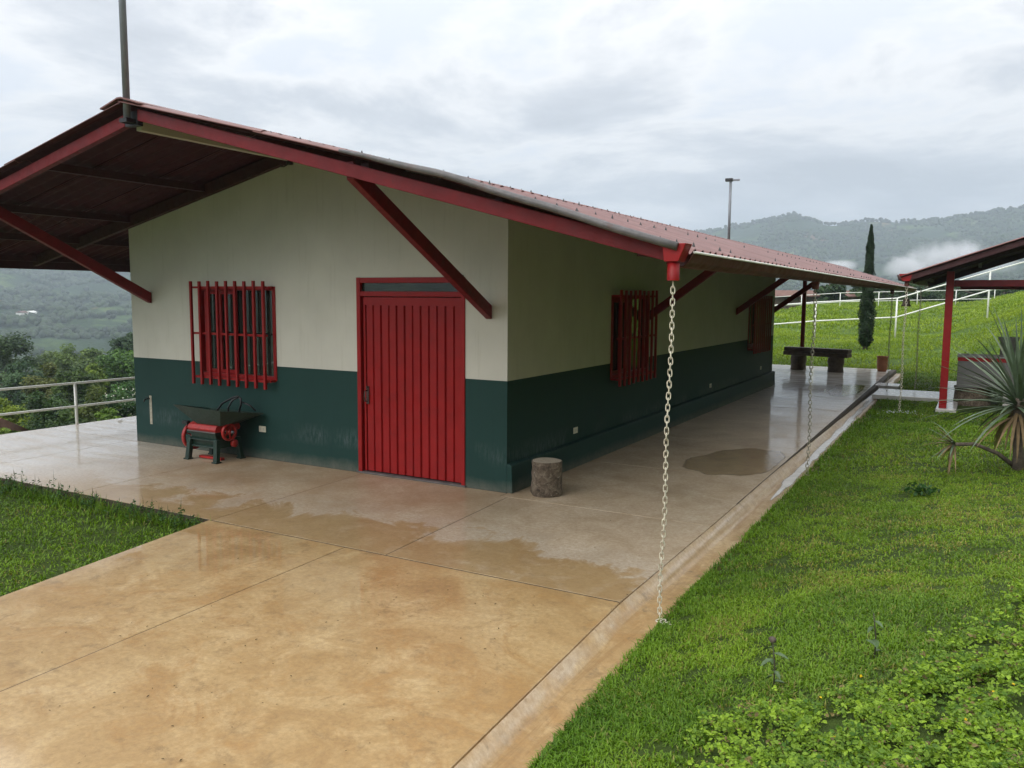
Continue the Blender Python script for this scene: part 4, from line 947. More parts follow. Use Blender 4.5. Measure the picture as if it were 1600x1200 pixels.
def lawn():
    P = []; Ls = []; Ws = []; Cs = []
    for n, x0, x1, y0, y1, ln, wd in ((170000, 2.55, 5.3, -5.6, -1.2, .046, .0072), (100000, 2.5, 6.0, -1.2, 3.5, .05, .0095), (75000, 2.4, 6.6, 3.5, 12.5, .07, .014), (30000, 2.3, 8.0, 12.5, 20.2, .075, .02), (85000, -9.0, -1.2, -8.0, -2.45, .055, .011)):
        def test(x, y):
            k = (x > right_edge(y) - 0.02) & (cover_line(x, y) < 0.10) if x0 > 0 else (x < np.interp(y, [-9, -4.61, -2.43], [-.88, -1.555, -1.93])) & (y < -2.47)
            if x0 > 0: k &= ~((y > 10.5) & (x > 3.78) & (y < 17)) & ~((y > 12.4) & (y < 14.1) & (x < 3.85)) & ~((x < 2.85) & (y > 14.7) & (y < 15.55))
            return k & (fbm(x * 6, y * 6, 2, 44) + rng.normal(0, .12, len(x)) > 0.28)
        x, y = scatter(n, x0, x1, y0, y1, test); z = G(x, y) - .004
        edge = np.exp(-np.maximum(0, x - right_edge(y)) / .35) if x0 > 0 else np.full(len(x), .55)
        lush = np.clip(edge + 0.5 * sstep(.48, .62, fbm(x * .8, y * .8, 3, 9)) + 0.35 * sstep(4, 10, y), 0, 1)
        P.append(np.stack([x, y, z], 1)); Ls.append(ln * (0.75 + 0.45 * lush)); Ws.append(np.full(len(x), wd)); Cs.append(grass_cols(x, y, lush))
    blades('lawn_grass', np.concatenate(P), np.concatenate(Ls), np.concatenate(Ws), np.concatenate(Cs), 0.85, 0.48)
lawn()
def pasture():
    P = []; Ls = []; Ws = []; Cs = []
    for n, x0, x1, y0, y1, ln, wd in ((60000, -7, 9.5, 20.1, 36, .12, .03), (40000, -14, 12, 36, 78, .2, .07), (30000, 4.4, 11.5, 9, 21, .12, .03)):
        def test(x, y): return (fbm(x * .9, y * .9, 3, 71) + rng.normal(0, .1, len(x)) > 0.36) & ~((x < 8.5) & (y < 17) & (y > 9))
        x, y = scatter(n, x0, x1, y0, y1, test); z = G(x, y) - .01
        b = np.clip(fbm(x * .55, y * .55, 4, 3) * 1.6 - .3 + rng.normal(0, .16, len(x)), 0, 1)[:, None]
        c = np.array([.15, .255, .012]) * (1 - b) + np.array([.32, .42, .028]) * b
        P.append(np.stack([x, y, z], 1)); Ls.append(np.full(len(x), ln)); Ws.append(np.full(len(x), wd)); Cs.append(c)
    blades('pasture_grass', np.concatenate(P), np.concatenate(Ls), np.concatenate(Ws), np.concatenate(Cs), 0.6, 0.6)
pasture()
def bank_grass():
    x, y = scatter(120000, 4.6, 15, -9, 13, lambda x, y: (x > np.interp(y, [-9, -2, 2, 12], [5.3, 5.4, 5.6, 6.4])) & ~((x < 10) & (y > 10)) & (rng.random(len(x)) < np.clip(1.5 - (x - 5) / 9, .3, 1)))
    b = np.clip(fbm(x * .8, y * .8, 4, 3) * 1.6 - .3 + rng.normal(0, .18, len(x)), 0, 1)[:, None]
    blades('bank_grass', np.stack([x, y, G(x, y) - .01], 1), np.full(len(x), .13), np.full(len(x), .024), np.array([.10, .20, .012]) * (1 - b) + np.array([.27, .40, .028]) * b, .7, .5)
bank_grass()
def leaflets(name, cent, nrm_up, size, cols, aspect=0.55, parent=None, kind=None, mat=None, spread=1.0):
    """folded oval leaves, 6 vertices and 4 triangles each"""
    n = len(cent); a = rng.uniform(0, 2 * np.pi, n); tl = rng.normal(0, 1, (n, 3)) * spread; nv = nrm_up + tl * 0.55; nv /= np.linalg.norm(nv, axis=1)[:, None] + 1e-9
    d = np.stack([np.cos(a), np.sin(a), rng.uniform(-.3, .3, n)], 1); d -= nv * (d * nv).sum(1)[:, None]; d /= np.linalg.norm(d, axis=1)[:, None] + 1e-9
    s_ = np.cross(nv, d); sz = (size * rng.uniform(.6, 1.3, n))[:, None] if np.ndim(size) else np.full((n, 1), size) * rng.uniform(.6, 1.3, (n, 1)); w = sz * aspect
    V = np.stack([cent - d * sz * .5, cent - d * sz * .12 + s_ * w * .5 + nv * w * .14, cent + d * sz * .22 + s_ * w * .42 + nv * w * .12, cent + d * sz * .5 - nv * sz * .08, cent + d * sz * .22 - s_ * w * .42 + nv * w * .12, cent - d * sz * .12 - s_ * w * .5 + nv * w * .14], 1).reshape(-1, 3)
    f = np.array([(0, 5, 4, 3), (0, 3, 2, 1)]); F_ = (f[None] + (np.arange(n) * 6)[:, None, None]).reshape(-1, 4)
    return np_mesh(name, V, F_, mat or M['leaf'], parent, np.repeat(cols, 6, 0), kind=kind)
def ground_cover():
    x, y = scatter(130000, 2.9, 5.6, -6.0, 0.8, lambda x, y: (cover_line(x, y) > 0.0 + np.abs(rng.normal(0, .22, len(x)))) & (fbm(x * 7, y * 7, 3, 88) + rng.normal(0, .06, len(x)) > .36))
    n = len(x); z = G(x, y) + 0.01 + 0.11 * rng.random(n) ** 0.9 * np.clip(2.2 * fbm(x * 6, y * 6, 3, 17) - .35, .15, 1.4)
    P = []; C_ = []; S_ = []
    sz = rng.uniform(.011, .025, n) ; b = np.clip(rng.normal(.5, .28, n) + (fbm(x * 2.1, y * 2.1, 3, 30) - .47) * 1.2, 0, 1)[:, None]
    base = np.array([.060, .140, .014]) * (1 - b) + np.array([.285, .430, .035]) * b; dr = (rng.random(n) < .05)[:, None]; base = np.where(dr, np.array([.24, .19, .07]) * rng.uniform(.5, 1.1, (n, 1)), base)
    a0 = rng.uniform(0, 6.28, n)
    for k in range(4):
        a = a0 + (0.45, 1.25, 3.1, 3.9)[k]; P.append(np.stack([x + np.cos(a) * sz * .62, y + np.sin(a) * sz * .62, z + rng.normal(0, .004, n)], 1)); C_.append(base * rng.uniform(.85, 1.15, (n, 1))); S_.append(sz * 1.05)
    leaflets('ground_cover', np.concatenate(P), np.array([[0, -.15, 1.0]]), np.concatenate(S_), np.concatenate(C_), .60, kind='stuff', spread=1.0)
    k = rng.choice(n, 34, replace=False); fl = np.stack([x[k], y[k], z[k] + .03], 1)
    leaflets('ground_cover_blossom', np.repeat(fl, 2, 0), np.array([[0, 0, 1.0]]), .013, np.full((68, 3), 1.0) * [.80, .58, .02], .9, kind='stuff')
ground_cover()
def edge_weeds():
    P = []; Cw = []; St = []; Sl = []
    for k in range(150):
        x0 = rng.uniform(-6.6, -1.9) if k > 22 else rng.uniform(-8.4, -6.4); y0 = -2.52 - abs(rng.normal(0, .07)); hh = rng.uniform(.08, .22) * (1.35 if rng.random() < .2 else 1); ln = rng.uniform(-.07, .07); nl = int(5 + hh * 40)
        for j in range(nl):
            f = .25 + .75 * j / nl; P.append((x0 + ln * f + rng.normal(0, .014), y0 + rng.normal(0, .014) + .02 * f, -.10 + hh * f)); Cw.append(np.array([.03, .075, .014]) * rng.uniform(.7, 1.9))
        for f in np.linspace(0, .85, 3): St.append((x0 + ln * f, y0 + .02 * f, -.10 + hh * f)); Sl.append(hh * .42)
    leaflets('edge_weeds', np.array(P), np.array([[0, -.3, 1.0]]), .034, np.array(Cw), .42, kind='stuff')
    St = np.array(St); blades('edge_stems', St, np.array(Sl), np.full(len(St), .005), np.full((len(St), 3), .05) * [.8, 1.4, .4], .1, .95)
    m = 2600; xs = rng.uniform(-8.4, -1.8, m); blades('edge_grass', np.stack([xs, -2.47 - np.abs(rng.normal(0, .10, m)), np.full(m, -.11)], 1), np.full(m, .17), np.full(m, .007), grass_cols(xs, xs * 0 - 2.5, np.full(m, .8)), .8, .6)
    m = 1500; ys_ = rng.uniform(-6, 9, m); blades('edge_grass', np.stack([right_edge(ys_) + .01 + np.abs(rng.normal(0, .03, m)), ys_, np.full(m, -.11)], 1), np.full(m, .10), np.full(m, .007), grass_cols(ys_ * 0 + 2.6, ys_, np.full(m, .8)), .9, .5)
edge_weeds()
def stalk_weed(label, x, y, h, nl, seed):
    R2 = random.Random(seed); z = float(G(x, y)); t = thing('weed', label, 'weed', (x, y, z))
    top = Vector((x + R2.uniform(-.03, .03), y, z + h)); b0 = Vector((x, y, z - .01))
    MB().tube([b0, b0.lerp(top, .5) + Vector((.008, 0, 0)), top], [.0045, .004, .003], 6).build('stem', M['stemw'], t)
    for k in range(nl):
        f = .18 + .8 * k / nl; p = b0.lerp(top, f); a = k * 2.4 + R2.random(); ln = R2.uniform(.05, .085); d = Vector((math.cos(a), math.sin(a), R2.uniform(-.5, .3))).normalized(); s_ = d.cross(Vector((0, 0, 1))).normalized(); nv = s_.cross(d)
        V = [p, p + d * ln * .35 + s_ * ln * .24 + nv * .006, p + d * ln * .7 + s_ * ln * .2, p + d * ln * 1.05 - nv * .012, p + d * ln * .7 - s_ * ln * .2, p + d * ln * .35 - s_ * ln * .24 + nv * .006]
        MB().add([tuple(v) for v in V], [(0, 3, 2, 1), (0, 5, 4, 3)]).build('leaf', M['weedleaf'], t)
    return t, top
M['stemw'] = paint('weed_stem', (.055, .05, .03), .7, .2, 20, 0); M['weedleaf'] = paint('weed_leaf', (.065, .115, .040), .5, .25, 30, .1)
t_, tp = stalk_weed('dark stalk weed with a dry seed head on the lawn before the ground cover', 3.66, -3.62, .25, 7, 3)
MB().lathe([(0, -.012), (.016, -.006), (.02, .008), (.008, .02), (0, .022)], 9, tuple(tp), wob=.2).build('seed_head', M['bark'], t_)
stalk_weed('bare stalk weed with long narrow leaves beside the ground cover', 4.09, -3.22, .24, 6, 8)
def low_plant():
    x, y = 4.03, 2.09; z = float(G(x, y)); t = thing('broadleaf_weed', 'small dark broadleaf weed alone in the middle of the lawn', 'weed', (x, y, z)); n = 60
    a = rng.uniform(0, 6.28, n); r = .17 * rng.random(n) ** .7
    leaflets('leaves', np.stack([r * np.cos(a), r * np.sin(a), .03 + .09 * rng.random(n)], 1), np.array([[0, 0, 1.0]]), .075, np.array([.03, .085, .02]) * rng.uniform(.6, 1.4, (n, 1)), .5, t)
low_plant()
# ------------------------------------------------------------------ yucca at the lawn edge
def sword_leaf(t, c, az_, el, ln, w, droop, mat, seed=0):
    c = Vector(c); h = Vector((math.cos(az_), math.sin(az_), 0)); s_ = Vector((-math.sin(az_), math.cos(az_), 0)); pts = []; e_ = el; p = c.copy(); K = 6
    for k in range(K + 1):
        pts.append((p.copy(), e_)); p = p + (h * math.cos(e_) + Vector((0, 0, 1)) * math.sin(e_)) * (ln / K); e_ -= droop / K
    V = []; wd = (.6, 1.0, 1.0, .9, .72, .45, .04)
    for (q, ee), k in zip(pts, wd):
        nv = Vector((0, 0, 1)) * math.cos(ee) - h * math.sin(ee); V += [q - s_ * w * k / 2 + nv * w * k * .22, q, q + s_ * w * k / 2 + nv * w * k * .22]
    Fc = []
    for k in range(K):
        for j in (0, 1): Fc.append((k * 3 + j, k * 3 + j + 1, (k + 1) * 3 + j + 1, (k + 1) * 3 + j))
    return MB().add([tuple(v) for v in V], Fc, 0, True).build('leaf', mat, t)
M['yucca'] = paint('yucca_leaf', (.105, .150, .088), .55, .3, 9, .08, dirt=((.20, .18, .08), 5, .56, .7)); M['yuccadry'] = paint('dry_yucca_leaf', (.20, .135, .065), .75, .35, 10, .15)
def yucca():
    x, y = 4.95, 3.75; z = float(G(x, y)); t = thing('yucca', 'grey green yucca with sword leaves and a brown skirt of dead leaves', 'yucca', (x, y, z)); c = (x - .02, y, z + .86)
    MB().tube([(x + .03, y, z - .05), (x + .02, y, z + .2), (x - .01, y, z + .5), (x, y, z + .88)], [.085, .06, .055, .07], 10).build('trunk', M['bark'], t)
    R2 = random.Random(4)
    for k in range(104):
        f = k / 103; el = math.pi / 2 * (1 - f) * .98 + R2.uniform(-.12, .12) - .20 * f; ln = R2.uniform(.80, 1.28)
        sword_leaf(t, (c[0] + R2.uniform(-.03, .03), c[1] + R2.uniform(-.03, .03), c[2] - .10 * f), k * 2.39996 + R2.uniform(-.2, .2), el, ln, R2.uniform(.036, .052), R2.uniform(.1, .45) + .25 * f, M['yucca'])
    for k in range(30):
        sword_leaf(t, (c[0], c[1], c[2] - .10 - R2.random() * .12), k * 2.39996 + R2.uniform(-.2, .2), R2.uniform(-.9, -.2), R2.uniform(.45, .75), R2.uniform(.03, .045), R2.uniform(.5, 1.1), M['yuccadry'])
    # a bent side shoot with a withered head, leaning over the lawn
    hx = (x - .66, y - .30, z + .30)
    MB().tube([(x - .02, y, z + .05), (x - .20, y - .08, z + .20), (x - .45, y - .2, z + .31), hx], [.028, .024, .022, .024], 8).build('side_shoot', M['bark'], t)
    for k in range(30): sword_leaf(t, hx, 3.5 + R2.uniform(-1.7, 1.7), R2.uniform(-.9, .9), R2.uniform(.25, .48), R2.uniform(.018, .03), R2.uniform(.2, .9), M['yuccadry'] if k % 3 else M['yucca'])
yucca()
# ------------------------------------------------------------------ trees and shrubs
def crown(parent, c, rx, ry, rz, n, size, dark, light, clumps=26, seed=0, taper=None, name='crown', fill=.5, aspect=.6):
    """leaf clumps over an uneven volume; every leaf its own little face"""
    r2 = np.random.default_rng(seed); k = clumps
    u = r2.normal(0, 1, (k, 3)); u /= np.linalg.norm(u, axis=1)[:, None]; rad_ = r2.random(k)[:, None] ** .35 * r2.uniform(.55, 1.0, (k, 1))
    cc = u * rad_ * np.array([rx, ry, rz]); cr_ = r2.uniform(.22, .42, k) * min(rx, ry, rz)
    if taper is not None:
        q = 1 - taper * sstep(-1, 1, cc[:, 2] / rz); cc[:, :2] *= q[:, None]
    i = r2.integers(0, k, n); v = r2.normal(0, 1, (n, 3)); v /= np.linalg.norm(v, axis=1)[:, None]; rr_ = r2.random(n)[:, None] ** fill
    p = cc[i] + v * rr_ * cr_[i][:, None] * np.array([1.15, 1.15, .85])
    tone = np.clip(r2.normal(.52, .22, k)[i] + r2.normal(0, .22, n), 0, 1.25)[:, None]
    col = np.maximum(np.array(dark) * (1 - tone) + np.array(light) * tone, .004) * 1.5
    return leaflets(name, p + np.array(c), v * .8 + np.array([0, 0, .7]), size, col, aspect, parent)
def tree(name, label, cat, x, y, h, rx, rz, n, size, dark, light, seed, group=None, clumps=26, trunk=.16, sink=0.3, cz=None, tones=None):
    z = float(G(x, y)) - sink; t = thing(name, label, cat, (x, y, z), group); R2 = random.Random(seed); m = MB()
    top = h - rz * .9; m.tube([(x, y, z - .3), (x + R2.uniform(-.2, .2), y, z + top * .5), (x + R2.uniform(-.3, .3), y, z + h * .8)], [trunk, trunk * .75, trunk * .3], 8)
    for k in range(5):
        a = k * 1.3 + R2.random(); b = z + h * R2.uniform(.35, .65); m.tube([(x, y, b), (x + math.cos(a) * rx * .4, y + math.sin(a) * rx * .4, b + h * .12), (x + math.cos(a) * rx * .75, y + math.sin(a) * rx * .75, b + h * .2)], [trunk * .5, trunk * .3, trunk * .12], 6)
    m.build('trunk', M['bark'], t)
    crown(t, (0, 0, h - rz), rx, rx, rz, n, size, dark, light, clumps, seed)
    return t
def cypress():
    x, y = .68, 26.6; z = float(G(x, y)); t = thing('cypress', 'narrow dark green cypress standing alone on the lawn before the white fence', 'cypress', (x, y, z)); h = 4.75
    MB().tube([(x, y, z - .2), (x, y, z + 1.2), (x, y, z + h * .9)], [.09, .07, .015], 8).build('trunk', M['bark'], t)
    n = 15000; f = rng.random(n) ** 1.1; R_ = np.interp(f, [0, .05, .14, .35, .6, .85, .97, 1.0], [.09, .23, .28, .25, .18, .105, .04, .01]); a = rng.uniform(0, 6.28, n)
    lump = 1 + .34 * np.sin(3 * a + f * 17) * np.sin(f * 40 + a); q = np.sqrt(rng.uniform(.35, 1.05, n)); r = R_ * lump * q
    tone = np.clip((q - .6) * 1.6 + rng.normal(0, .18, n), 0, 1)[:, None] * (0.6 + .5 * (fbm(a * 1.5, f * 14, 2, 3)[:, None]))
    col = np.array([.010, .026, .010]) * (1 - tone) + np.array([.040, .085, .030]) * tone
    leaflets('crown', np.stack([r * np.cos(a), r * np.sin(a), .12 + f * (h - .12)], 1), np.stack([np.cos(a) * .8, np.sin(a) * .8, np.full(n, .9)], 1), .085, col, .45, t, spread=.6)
cypress()
GD, GL = (.016, .038, .012), (.075, .130, .024)
def at(pxx, D):
    lx = (pxx - 800) / 1286.4; return 4.47 + D * (f_[0] + lx * r_[0]), -7.79 + D * (f_[1] + lx * r_[1])
T = [  # name, label, bearing, distance, top, radius, half height, leaves, leaf size, dark, light
 ('tall_tree', 'tall dark tree with an open crown rising at the left edge of the valley', 10, 66, 510, 2.3, 3.2, 5200, .26, (.022, .042, .024), (.070, .110, .045)),
 ('bamboo_clump', 'pale green bamboo clump just right of the tall dark tree', 84, 84, 545, 1.9, 1.9, 4200, .26, (.045, .075, .026), (.135, .180, .062)),
 ('bamboo_clump', 'tallest pale bamboo clump at the middle of the valley trees', 116, 80, 533, 1.9, 2.4, 4600, .26, (.040, .072, .024), (.120, .172, .055)),
 ('bamboo_clump', 'pale green bamboo clump beside the round green tree', 147, 78, 538, 1.8, 2.2, 4400, .26, (.042, .075, .024), (.125, .175, .055)),
 ('round_tree', 'full mid green round tree beside the house wall above the railing', 188, 54, 534, 1.6, 1.9, 6400, .19, (.022, .055, .016), (.085, .160, .036)),
 ('dark_tree', 'dark tree top peeping out behind the round green tree at the house wall', 200, 76, 520, 1.5, 1.6, 3600, .25, (.014, .034, .018), (.045, .080, .034)),
 ('leafy_tree', 'blue green tree below the tall dark tree at the left edge', 36, 56, 556, 1.7, 2.2, 5200, .21, (.018, .044, .022), (.060, .108, .045)),
 ('leafy_tree', 'olive brown leafy tree left of the railing post', 68, 46, 566, 1.25, 1.5, 6000, .16, (.030, .042, .012), (.115, .130, .034)),
 ('leafy_tree', 'dense dark green tree close behind the railing post', 118, 44, 562, 1.1, 1.7, 6400, .155, (.012, .030, .008), (.055, .092, .018)),
 ('bright_tree', 'light yellow green feathery tree between the railing post and the house', 149, 50, 559, .75, 1.5, 3600, .16, (.055, .095, .014), (.165, .225, .038)),
 ('leafy_tree', 'dark leafy tree touching the house corner below the round tree', 178, 40, 590, 1.0, 1.5, 5200, .14, (.012, .036, .014), (.050, .110, .032)),
 ('flowering_tree', 'dark shrub tree dotted with pale blossoms beside the house corner', 194, 32, 604, .75, 1.0, 4200, .11, (.012, .034, .012), (.048, .100, .032)),
 ('bushy_tree', 'yellow green bushy tree low at the left frame edge behind the railing', 14, 32, 622, 1.0, .95, 5600, .12, (.045, .080, .008), (.180, .235, .026)),
 ('leafy_tree', 'deep green low tree under the railing at centre left', 74, 31, 606, 1.05, 1.3, 5600, .12, (.012, .032, .012), (.050, .095, .024)),
 ('leafy_tree', 'brownish green low tree just right of the railing post', 140, 31, 602, .8, 1.2, 5200, .12, (.022, .036, .010), (.085, .110, .024)),
 ('bushy_tree', 'bright green shrub tree at the foot of the railing near the house corner', 166, 26, 632, .42, .6, 3800, .09, (.040, .085, .012), (.140, .220, .032)),
 ('bushy_tree', 'small dark green shrub under the low rail left of the post', 100, 24, 640, .6, .6, 4200, .09, (.014, .034, .010), (.055, .095, .020)),
 ('bushy_tree', 'light green shrub at the bottom of the left frame edge by the patio', 6, 24, 668, .5, .4, 3600, .09, (.045, .085, .010), (.165, .225, .030)),
]
for k, (nm, lb, pxx, D, tp, rx, rz, n, sz, dk, lt) in enumerate(T):
    x, y = at(pxx, D); g_ = float(G(x, y)); top = 2.18 - (tp - 459) / 1286.4 * D; h = max(top - g_ + .3, 2.1 * rz)
    t_ = tree(nm, lb, 'tree', x, y, h, rx, rz, n, sz, dk, lt, 100 + k, 'trees beyond the railing', clumps=34, trunk=.05 + .010 * h, sink=max(.3, g_ + h - top))
    if nm == 'flowering_tree':
        a = rng.uniform(0, 6.28, 130); q = rng.uniform(.5, 1.02, 130); e_ = rng.uniform(-.5, 1, 130)
        leaflets('blossom', np.stack([np.cos(a) * rx * q, np.sin(a) * rx * q, h - rz + e_ * rz * .9], 1), np.array([[.3, -.5, .6]]), .06, np.full((130, 3), .55) * [1, 1, .9], .8, t_, kind='stuff')
def undergrowth():
    x, y = scatter(90000, -75, -8.9, -14, 48, lambda x, y: (np.degrees(np.arctan2(x - 4.5, y + 7.8)) < -50) & (np.degrees(np.arctan2(x - 4.5, y + 7.8)) > -70) & (rng.random(len(x)) < 16 / (np.hypot(x - 4.5, y + 7.8)) + .15))
    n = len(x); d = np.hypot(x - 4.5, y + 7.8); hh = .3 + 2.6 * fbm(x * .33, y * .33, 3, 52) * np.clip((d - 15) / 18, 0.05, 1.2); z = G(x, y) + hh * rng.random(n) ** .5
    tone = np.clip(fbm(x * .6, y * .6, 3, 91) * 1.5 - .25 + rng.normal(0, .2, n), 0, 1)[:, None]
    leaflets('undergrowth', np.stack([x, y, z], 1), np.array([[.3, -.3, 1.0]]), .05 + .0045 * d, np.array([.018, .042, .012]) * (1 - tone) + np.array([.10, .155, .030]) * tone, .6, kind='stuff')
undergrowth()
def valley_wood():
    P = []; C_ = []; S_ = []
    cx = rng.uniform(-150, -40, 130); cy = rng.uniform(0, 92, 130); ok = (np.degrees(np.arctan2(cx - 4.5, cy + 7.8)) < -50) & (np.degrees(np.arctan2(cx - 4.5, cy + 7.8)) > -75); cx, cy = cx[ok], cy[ok]
    for x, y in zip(cx, cy):
        R_ = rng.uniform(3, 6); h = rng.uniform(5, 10); n = 900; v = rng.normal(0, 1, (n, 3)); v /= np.linalg.norm(v, axis=1)[:, None]; v[:, 2] = np.abs(v[:, 2]) * .9
        lump = 1 + .25 * np.sin(v[:, 0] * 5 + x) * np.sin(v[:, 1] * 6 + y)
        P.append(np.array([x, y, float(G(x, y)) + h - R_]) + v * lump[:, None] * R_ * rng.uniform(.75, 1, (n, 1))); tone = np.clip(rng.normal(.45, .25) + rng.normal(0, .2, n), 0, 1)[:, None]
        C_.append(np.array([.018, .042, .014]) * (1 - tone) + np.array([.09, .14, .034]) * tone); S_.append(np.full(n, .75))
    leaflets('valley_wood', np.concatenate(P), np.array([[.2, -.4, 1.0]]), np.concatenate(S_), np.concatenate(C_), .7, kind='stuff')
valley_wood()
# trees and hedge behind the pasture
dirs = [(1290, 12, 3.0), (1345, 9, 4.2), (1372, 8, 3.6), (1425, 7, 4.2), (1450, 7.5, 4.6), (1490, 7, 4.2), (1520, 8, 4.8), (1560, 7.5, 4.4), (1595, 8.5, 5.0), (1640, 9, 5.2)]
lab2 = ['scrubby tree behind the long low shed', 'bushy tree with thin top rising over the eave end left of the pavilion', 'low dark tree right of the cypress behind the far fence', 'dark tree seen left of the pavilion post behind the far fence', 'tall dark tree seen through the gap left of the pavilion post', 'dark tree just right of the pavilion post behind the far fence', 'broad dark tree under the pavilion tie beam', 'dark tree behind the leaning fence post under the tie beam', 'tree at the right frame edge behind the grass bank', 'tree beyond the right frame edge behind the bank']
for k, (pxx, h, R_) in enumerate(dirs[:9]):
    D = 82 + 3 * (k % 3); lx = (pxx - 800) / 1286.4; x = 4.47 + D * (f_[0] + lx * r_[0]); y = -7.79 + D * (f_[1] + lx * r_[1])
    g_ = float(G(x, y)); top = (2.18 + D * 26 / 1286) if k > 1 else 2.18 + D * (8 if k == 0 else 34) / 1286
    h = max(3.0, top - g_ + .3)
    tree('field_tree', lab2[k], 'tree', x, y, h, R_ * .55, min(h * .48, R_ * .6), 2600, .42, (.012, .030, .014), (.045, .080, .026), 300 + k, 'trees beyond the pasture', clumps=22, trunk=.18)
def shed():
    D = 84; q = []
    for pxx in (1150, 1338):
        lx = (pxx - 800) / 1286.4; q.append(Vector((4.47 + D * (f_[0] + lx * r_[0]), -7.79 + D * (f_[1] + lx * r_[1]), 0)))
    a, b = q; d = (b - a).normalized(); nrm = Vector((-d.y, d.x, 0)); ln = (b - a).length; zb = min(float(G(a.x, a.y)), float(G(b.x, b.y))) - .5; z1 = 2.35
    t = thing('long_shed', 'long low shed with a rusty brown roof behind the far pasture fence', 'shed', tuple((a + b) / 2 + Vector((0, 0, zb))))
    def pr(name, o0, o1, z0, z1_, mat):
        P = [a + nrm * o0, b + nrm * o0, b + nrm * o1, a + nrm * o1]; MB().hexa([(p.x, p.y, z0) for p in P] + [(p.x, p.y, z1_) for p in P]).build(name, mat, t)
    pr('wall', 0, 5, zb, z1, M['wood'])
    P = [a - nrm * .6 - d * .6, b - nrm * .6 + d * .6, b + nrm * 2.5 + d * .6, a + nrm * 2.5 - d * .6, b + nrm * 5.6 + d * .6, a + nrm * 5.6 - d * .6]
    V = [(P[0].x, P[0].y, z1 - .05), (P[1].x, P[1].y, z1 - .05), (P[2].x, P[2].y, z1 + .55), (P[3].x, P[3].y, z1 + .55), (P[4].x, P[4].y, z1 - .05), (P[5].x, P[5].y, z1 - .05)]
    V += [(v[0], v[1], v[2] + .08) for v in V]
    MB().add(V, [(6, 7, 8, 9), (9, 8, 10, 11), (3, 2, 1, 0), (5, 4, 2, 3), (0, 1, 7, 6), (4, 5, 11, 10), (0, 6, 9, 3), (3, 9, 11, 5), (1, 2, 8, 7), (2, 4, 10, 8)]).build('roof', M['roofclay'], t)
    for k in range(1, 8):
        p = a + d * ln * k / 8 - nrm * .12; MB().box(p.x - .1, p.x + .1, p.y - .1, p.y + .1, zb, z1 - .1).build('post', M['bark'], t)
shed()
def far_house(label, x, y, z, w, dp, h, mat_r, rz):
    t = thing('farmhouse', label, 'house', (x, y, z), None, rz)
    MB().box(-w / 2, w / 2, -dp / 2, dp / 2, -2, h).build('wall', M['white'], t, world=False)
    V = [(-w / 2 - .5, -dp / 2 - .5, h - .1), (w / 2 + .5, -dp / 2 - .5, h - .1), (w / 2 + .5, dp / 2 + .5, h - .1), (-w / 2 - .5, dp / 2 + .5, h - .1), (-w / 2 - .5, 0, h + dp * .25), (w / 2 + .5, 0, h + dp * .25)]
    MB().add(V, [(0, 1, 5, 4), (2, 3, 4, 5), (1, 2, 5), (3, 0, 4), (3, 2, 1, 0)]).build('roof', mat_r, t, world=False)
far_house('farm building with a weathered clay roof low in the valley at the left edge', -29.6, 7.0, float(G(-29.6, 7.0)), 7.0, 6.5, 5.6, M['roofclay'], rad(25))
for lb, pxx, D in (('tiny white roofed farmhouse on the far valley slope', 55, 600), ('tiny brown roofed farmhouse left of the white one on the far slope', 40, 590)):
    lx = (pxx - 800) / 1286.4; x = 4.47 + D * (f_[0] + lx * r_[0]); y = -7.79 + D * (f_[1] + lx * r_[1]); z_ = float(HILL(np.array([math.degrees(math.atan2(x, y))]), np.array([math.hypot(x, y)]))[0])
    far_house(lb, x, y, z_ + 1.5, 6.5, 4.5, 2.2, M['white'] if 'white roofed' in lb else M['roofclay'], rad(-60))
# leafy bank right of the pavilion
def shrub(label, x, y, R_, h, n, seed, dk, lt):
    z = float(G(x, y)); t = thing('shrub', label, 'shrub', (x, y, z), 'shrubs on the grass bank')
    MB().tube([(x, y, z - .1), (x + .05, y, z + h * .4), (x, y + .05, z + h * .7)], [.04, .03, .012], 6).build('stem', M['bark'], t)
    crown(t, (0, 0, h * .45), R_, R_, h * .5, n, .10, dk, lt, 24, seed)
for k, (x, y, R_, h, lb) in enumerate(((6.2, 15.4, .9, 1.5, 'dark shrub behind the grey stone column'), (7.3, 17.2, 1.2, 1.7, 'spreading light green shrub high on the bank behind the pavilion'), (8.3, 14.8, 1.3, 1.9, 'dark green shrub at the right frame edge beside the counter'), (6.5, 19.0, .8, .8, 'low bright green shrub on the bank behind the tie beam'), (8.4, 20.0, 1.1, 1.2, 'bright leafy shrub near the top of the bank'))):
    shrub(lb, x, y, R_, h, 4200, 500 + k, (.015, .040, .010) if 'dark' in lb else (.04, .10, .012), (.06, .12, .02) if 'dark' in lb else (.15, .25, .028))
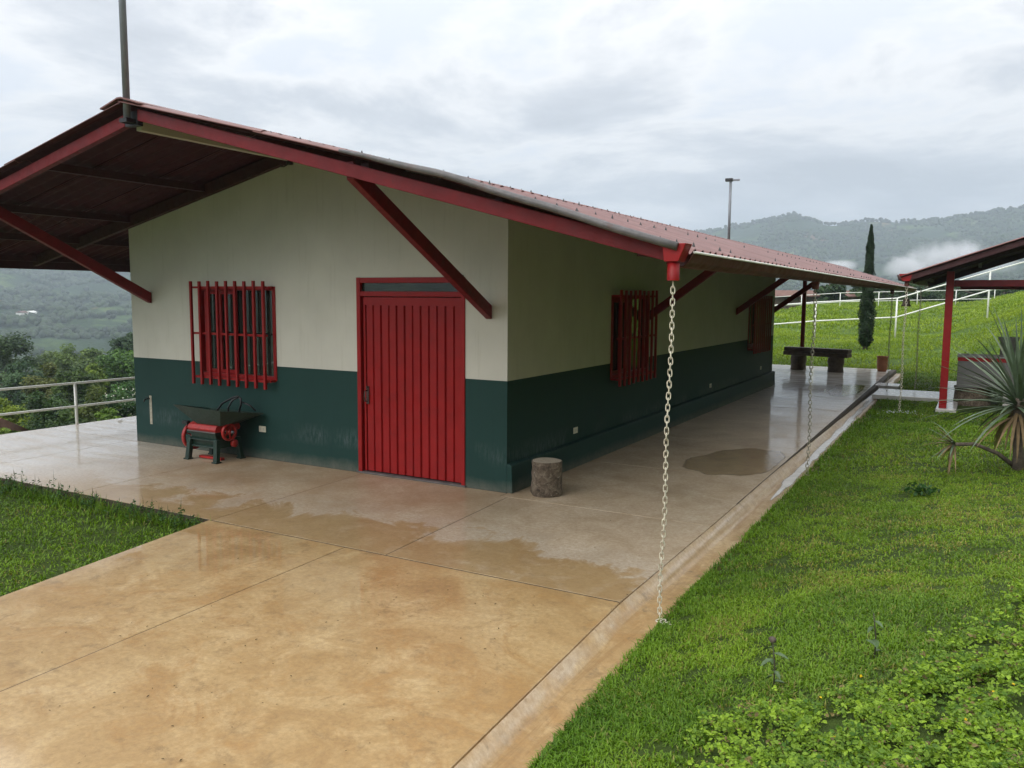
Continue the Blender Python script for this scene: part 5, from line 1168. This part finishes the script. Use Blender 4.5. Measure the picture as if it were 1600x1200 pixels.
# ------------------------------------------------------------------ air
def haze():
    m = bpy.data.materials.new('haze_air'); m.use_nodes = True; t = m.node_tree; t.nodes.clear(); o = t.nodes.new('ShaderNodeOutputMaterial'); v = t.nodes.new('ShaderNodeVolumePrincipled')
    v.inputs['Color'].default_value = (0.74, 0.83, 0.95, 1); v.inputs['Density'].default_value = HAZE; v.inputs['Anisotropy'].default_value = 0.35; t.links.new(v.outputs[0], o.inputs['Volume'])
    MB().box(-3150, 3150, -3150, 3150, -110, 330).build('haze', m, kind='stuff')
HAZE = 0.00052
haze()
def mist():
    m = bpy.data.materials.new('drifting_mist'); m.use_nodes = True; t = m.node_tree; t.nodes.clear(); o = t.nodes.new('ShaderNodeOutputMaterial'); v = t.nodes.new('ShaderNodeVolumePrincipled')
    v.inputs['Color'].default_value = (0.98, 0.98, 1.0, 1); v.inputs['Anisotropy'].default_value = 0.1
    c = t.nodes.new('ShaderNodeTexCoord'); nz = noise(t, 0.034, 6, 0.62, position(t), 0.8)
    ln = t.nodes.new('ShaderNodeVectorMath'); ln.operation = 'LENGTH'; t.links.new(c.outputs['Object'], ln.inputs[0])
    edge = mapr(t, ln.outputs['Value'], 0.25, 1.0, 0.26, -0.16); dn = math_n(t, 'ADD', math_n(t, 'SUBTRACT', nz, 0.52), edge)
    t.links.new(mapr(t, dn, 0.0, 0.22, 0, 0.07), v.inputs['Density']); t.links.new(v.outputs[0], o.inputs['Volume'])
    for lb, pxx, pyy, D, rx, rz in (('a', 1500, 405, 720, 62, 22), ('b', 1405, 422, 700, 34, 14), ('c', 1300, 416, 760, 26, 8)):
        x, y = at(pxx, D); z = 2.18 - (pyy - 466) / 1286.4 * D
        ob = MB().lathe([(0, -1)] + [(math.cos(q), math.sin(q)) for q in np.linspace(-1.4, 1.4, 9)] + [(0, 1)], 20).build('mist', m, kind='stuff')
        ob.location = (x, y, z); ob.scale = (rx, 36, rz); ob.rotation_euler = (0, 0, rad(-2))
mist()
S.cycles.volume_step_rate = 1.0; S.cycles.volume_max_steps = 64

def litter():
    n = 420; x = []; y = []
    for cx, cy, sp, k in ((.2, -4.4, .5, 60), (.9, -4.0, .4, 40), (1.4, -5.0, .5, 60), (.6, -5.6, .6, 70), (1.9, -3.3, .3, 25), (-.6, -3.2, .5, 20), (1.2, -2.9, .5, 30), (2.0, -1.0, .3, 15), (-1.0, -1.2, .8, 25), (1.0, -1.0, .4, 20)):
        x += list(rng.normal(cx, sp, k // 2)); y += list(rng.normal(cy, sp, k // 2))
    for k in range(70): yy = rng.uniform(-5.5, -2.0); x.append(2.342 - .0488 * (yy + 2.44) + rng.normal(.004, .006)); y.append(yy)
    x, y = np.array(x), np.array(y); ok = (x < 2.36 + .0 * y) & (x > -1.4); x, y = x[ok], y[ok]; n = len(x)
    tone = rng.random((n, 1)); sz = rng.uniform(.007, .019, n)
    leaflets('leaf_litter', np.stack([x, y, np.full(n, .006)], 1), np.array([[0, 0, 3.0]]), sz, np.array([.025, .016, .010]) * (1 - tone) + np.array([.13, .085, .035]) * tone, .45, kind='stuff', spread=.4)
litter()
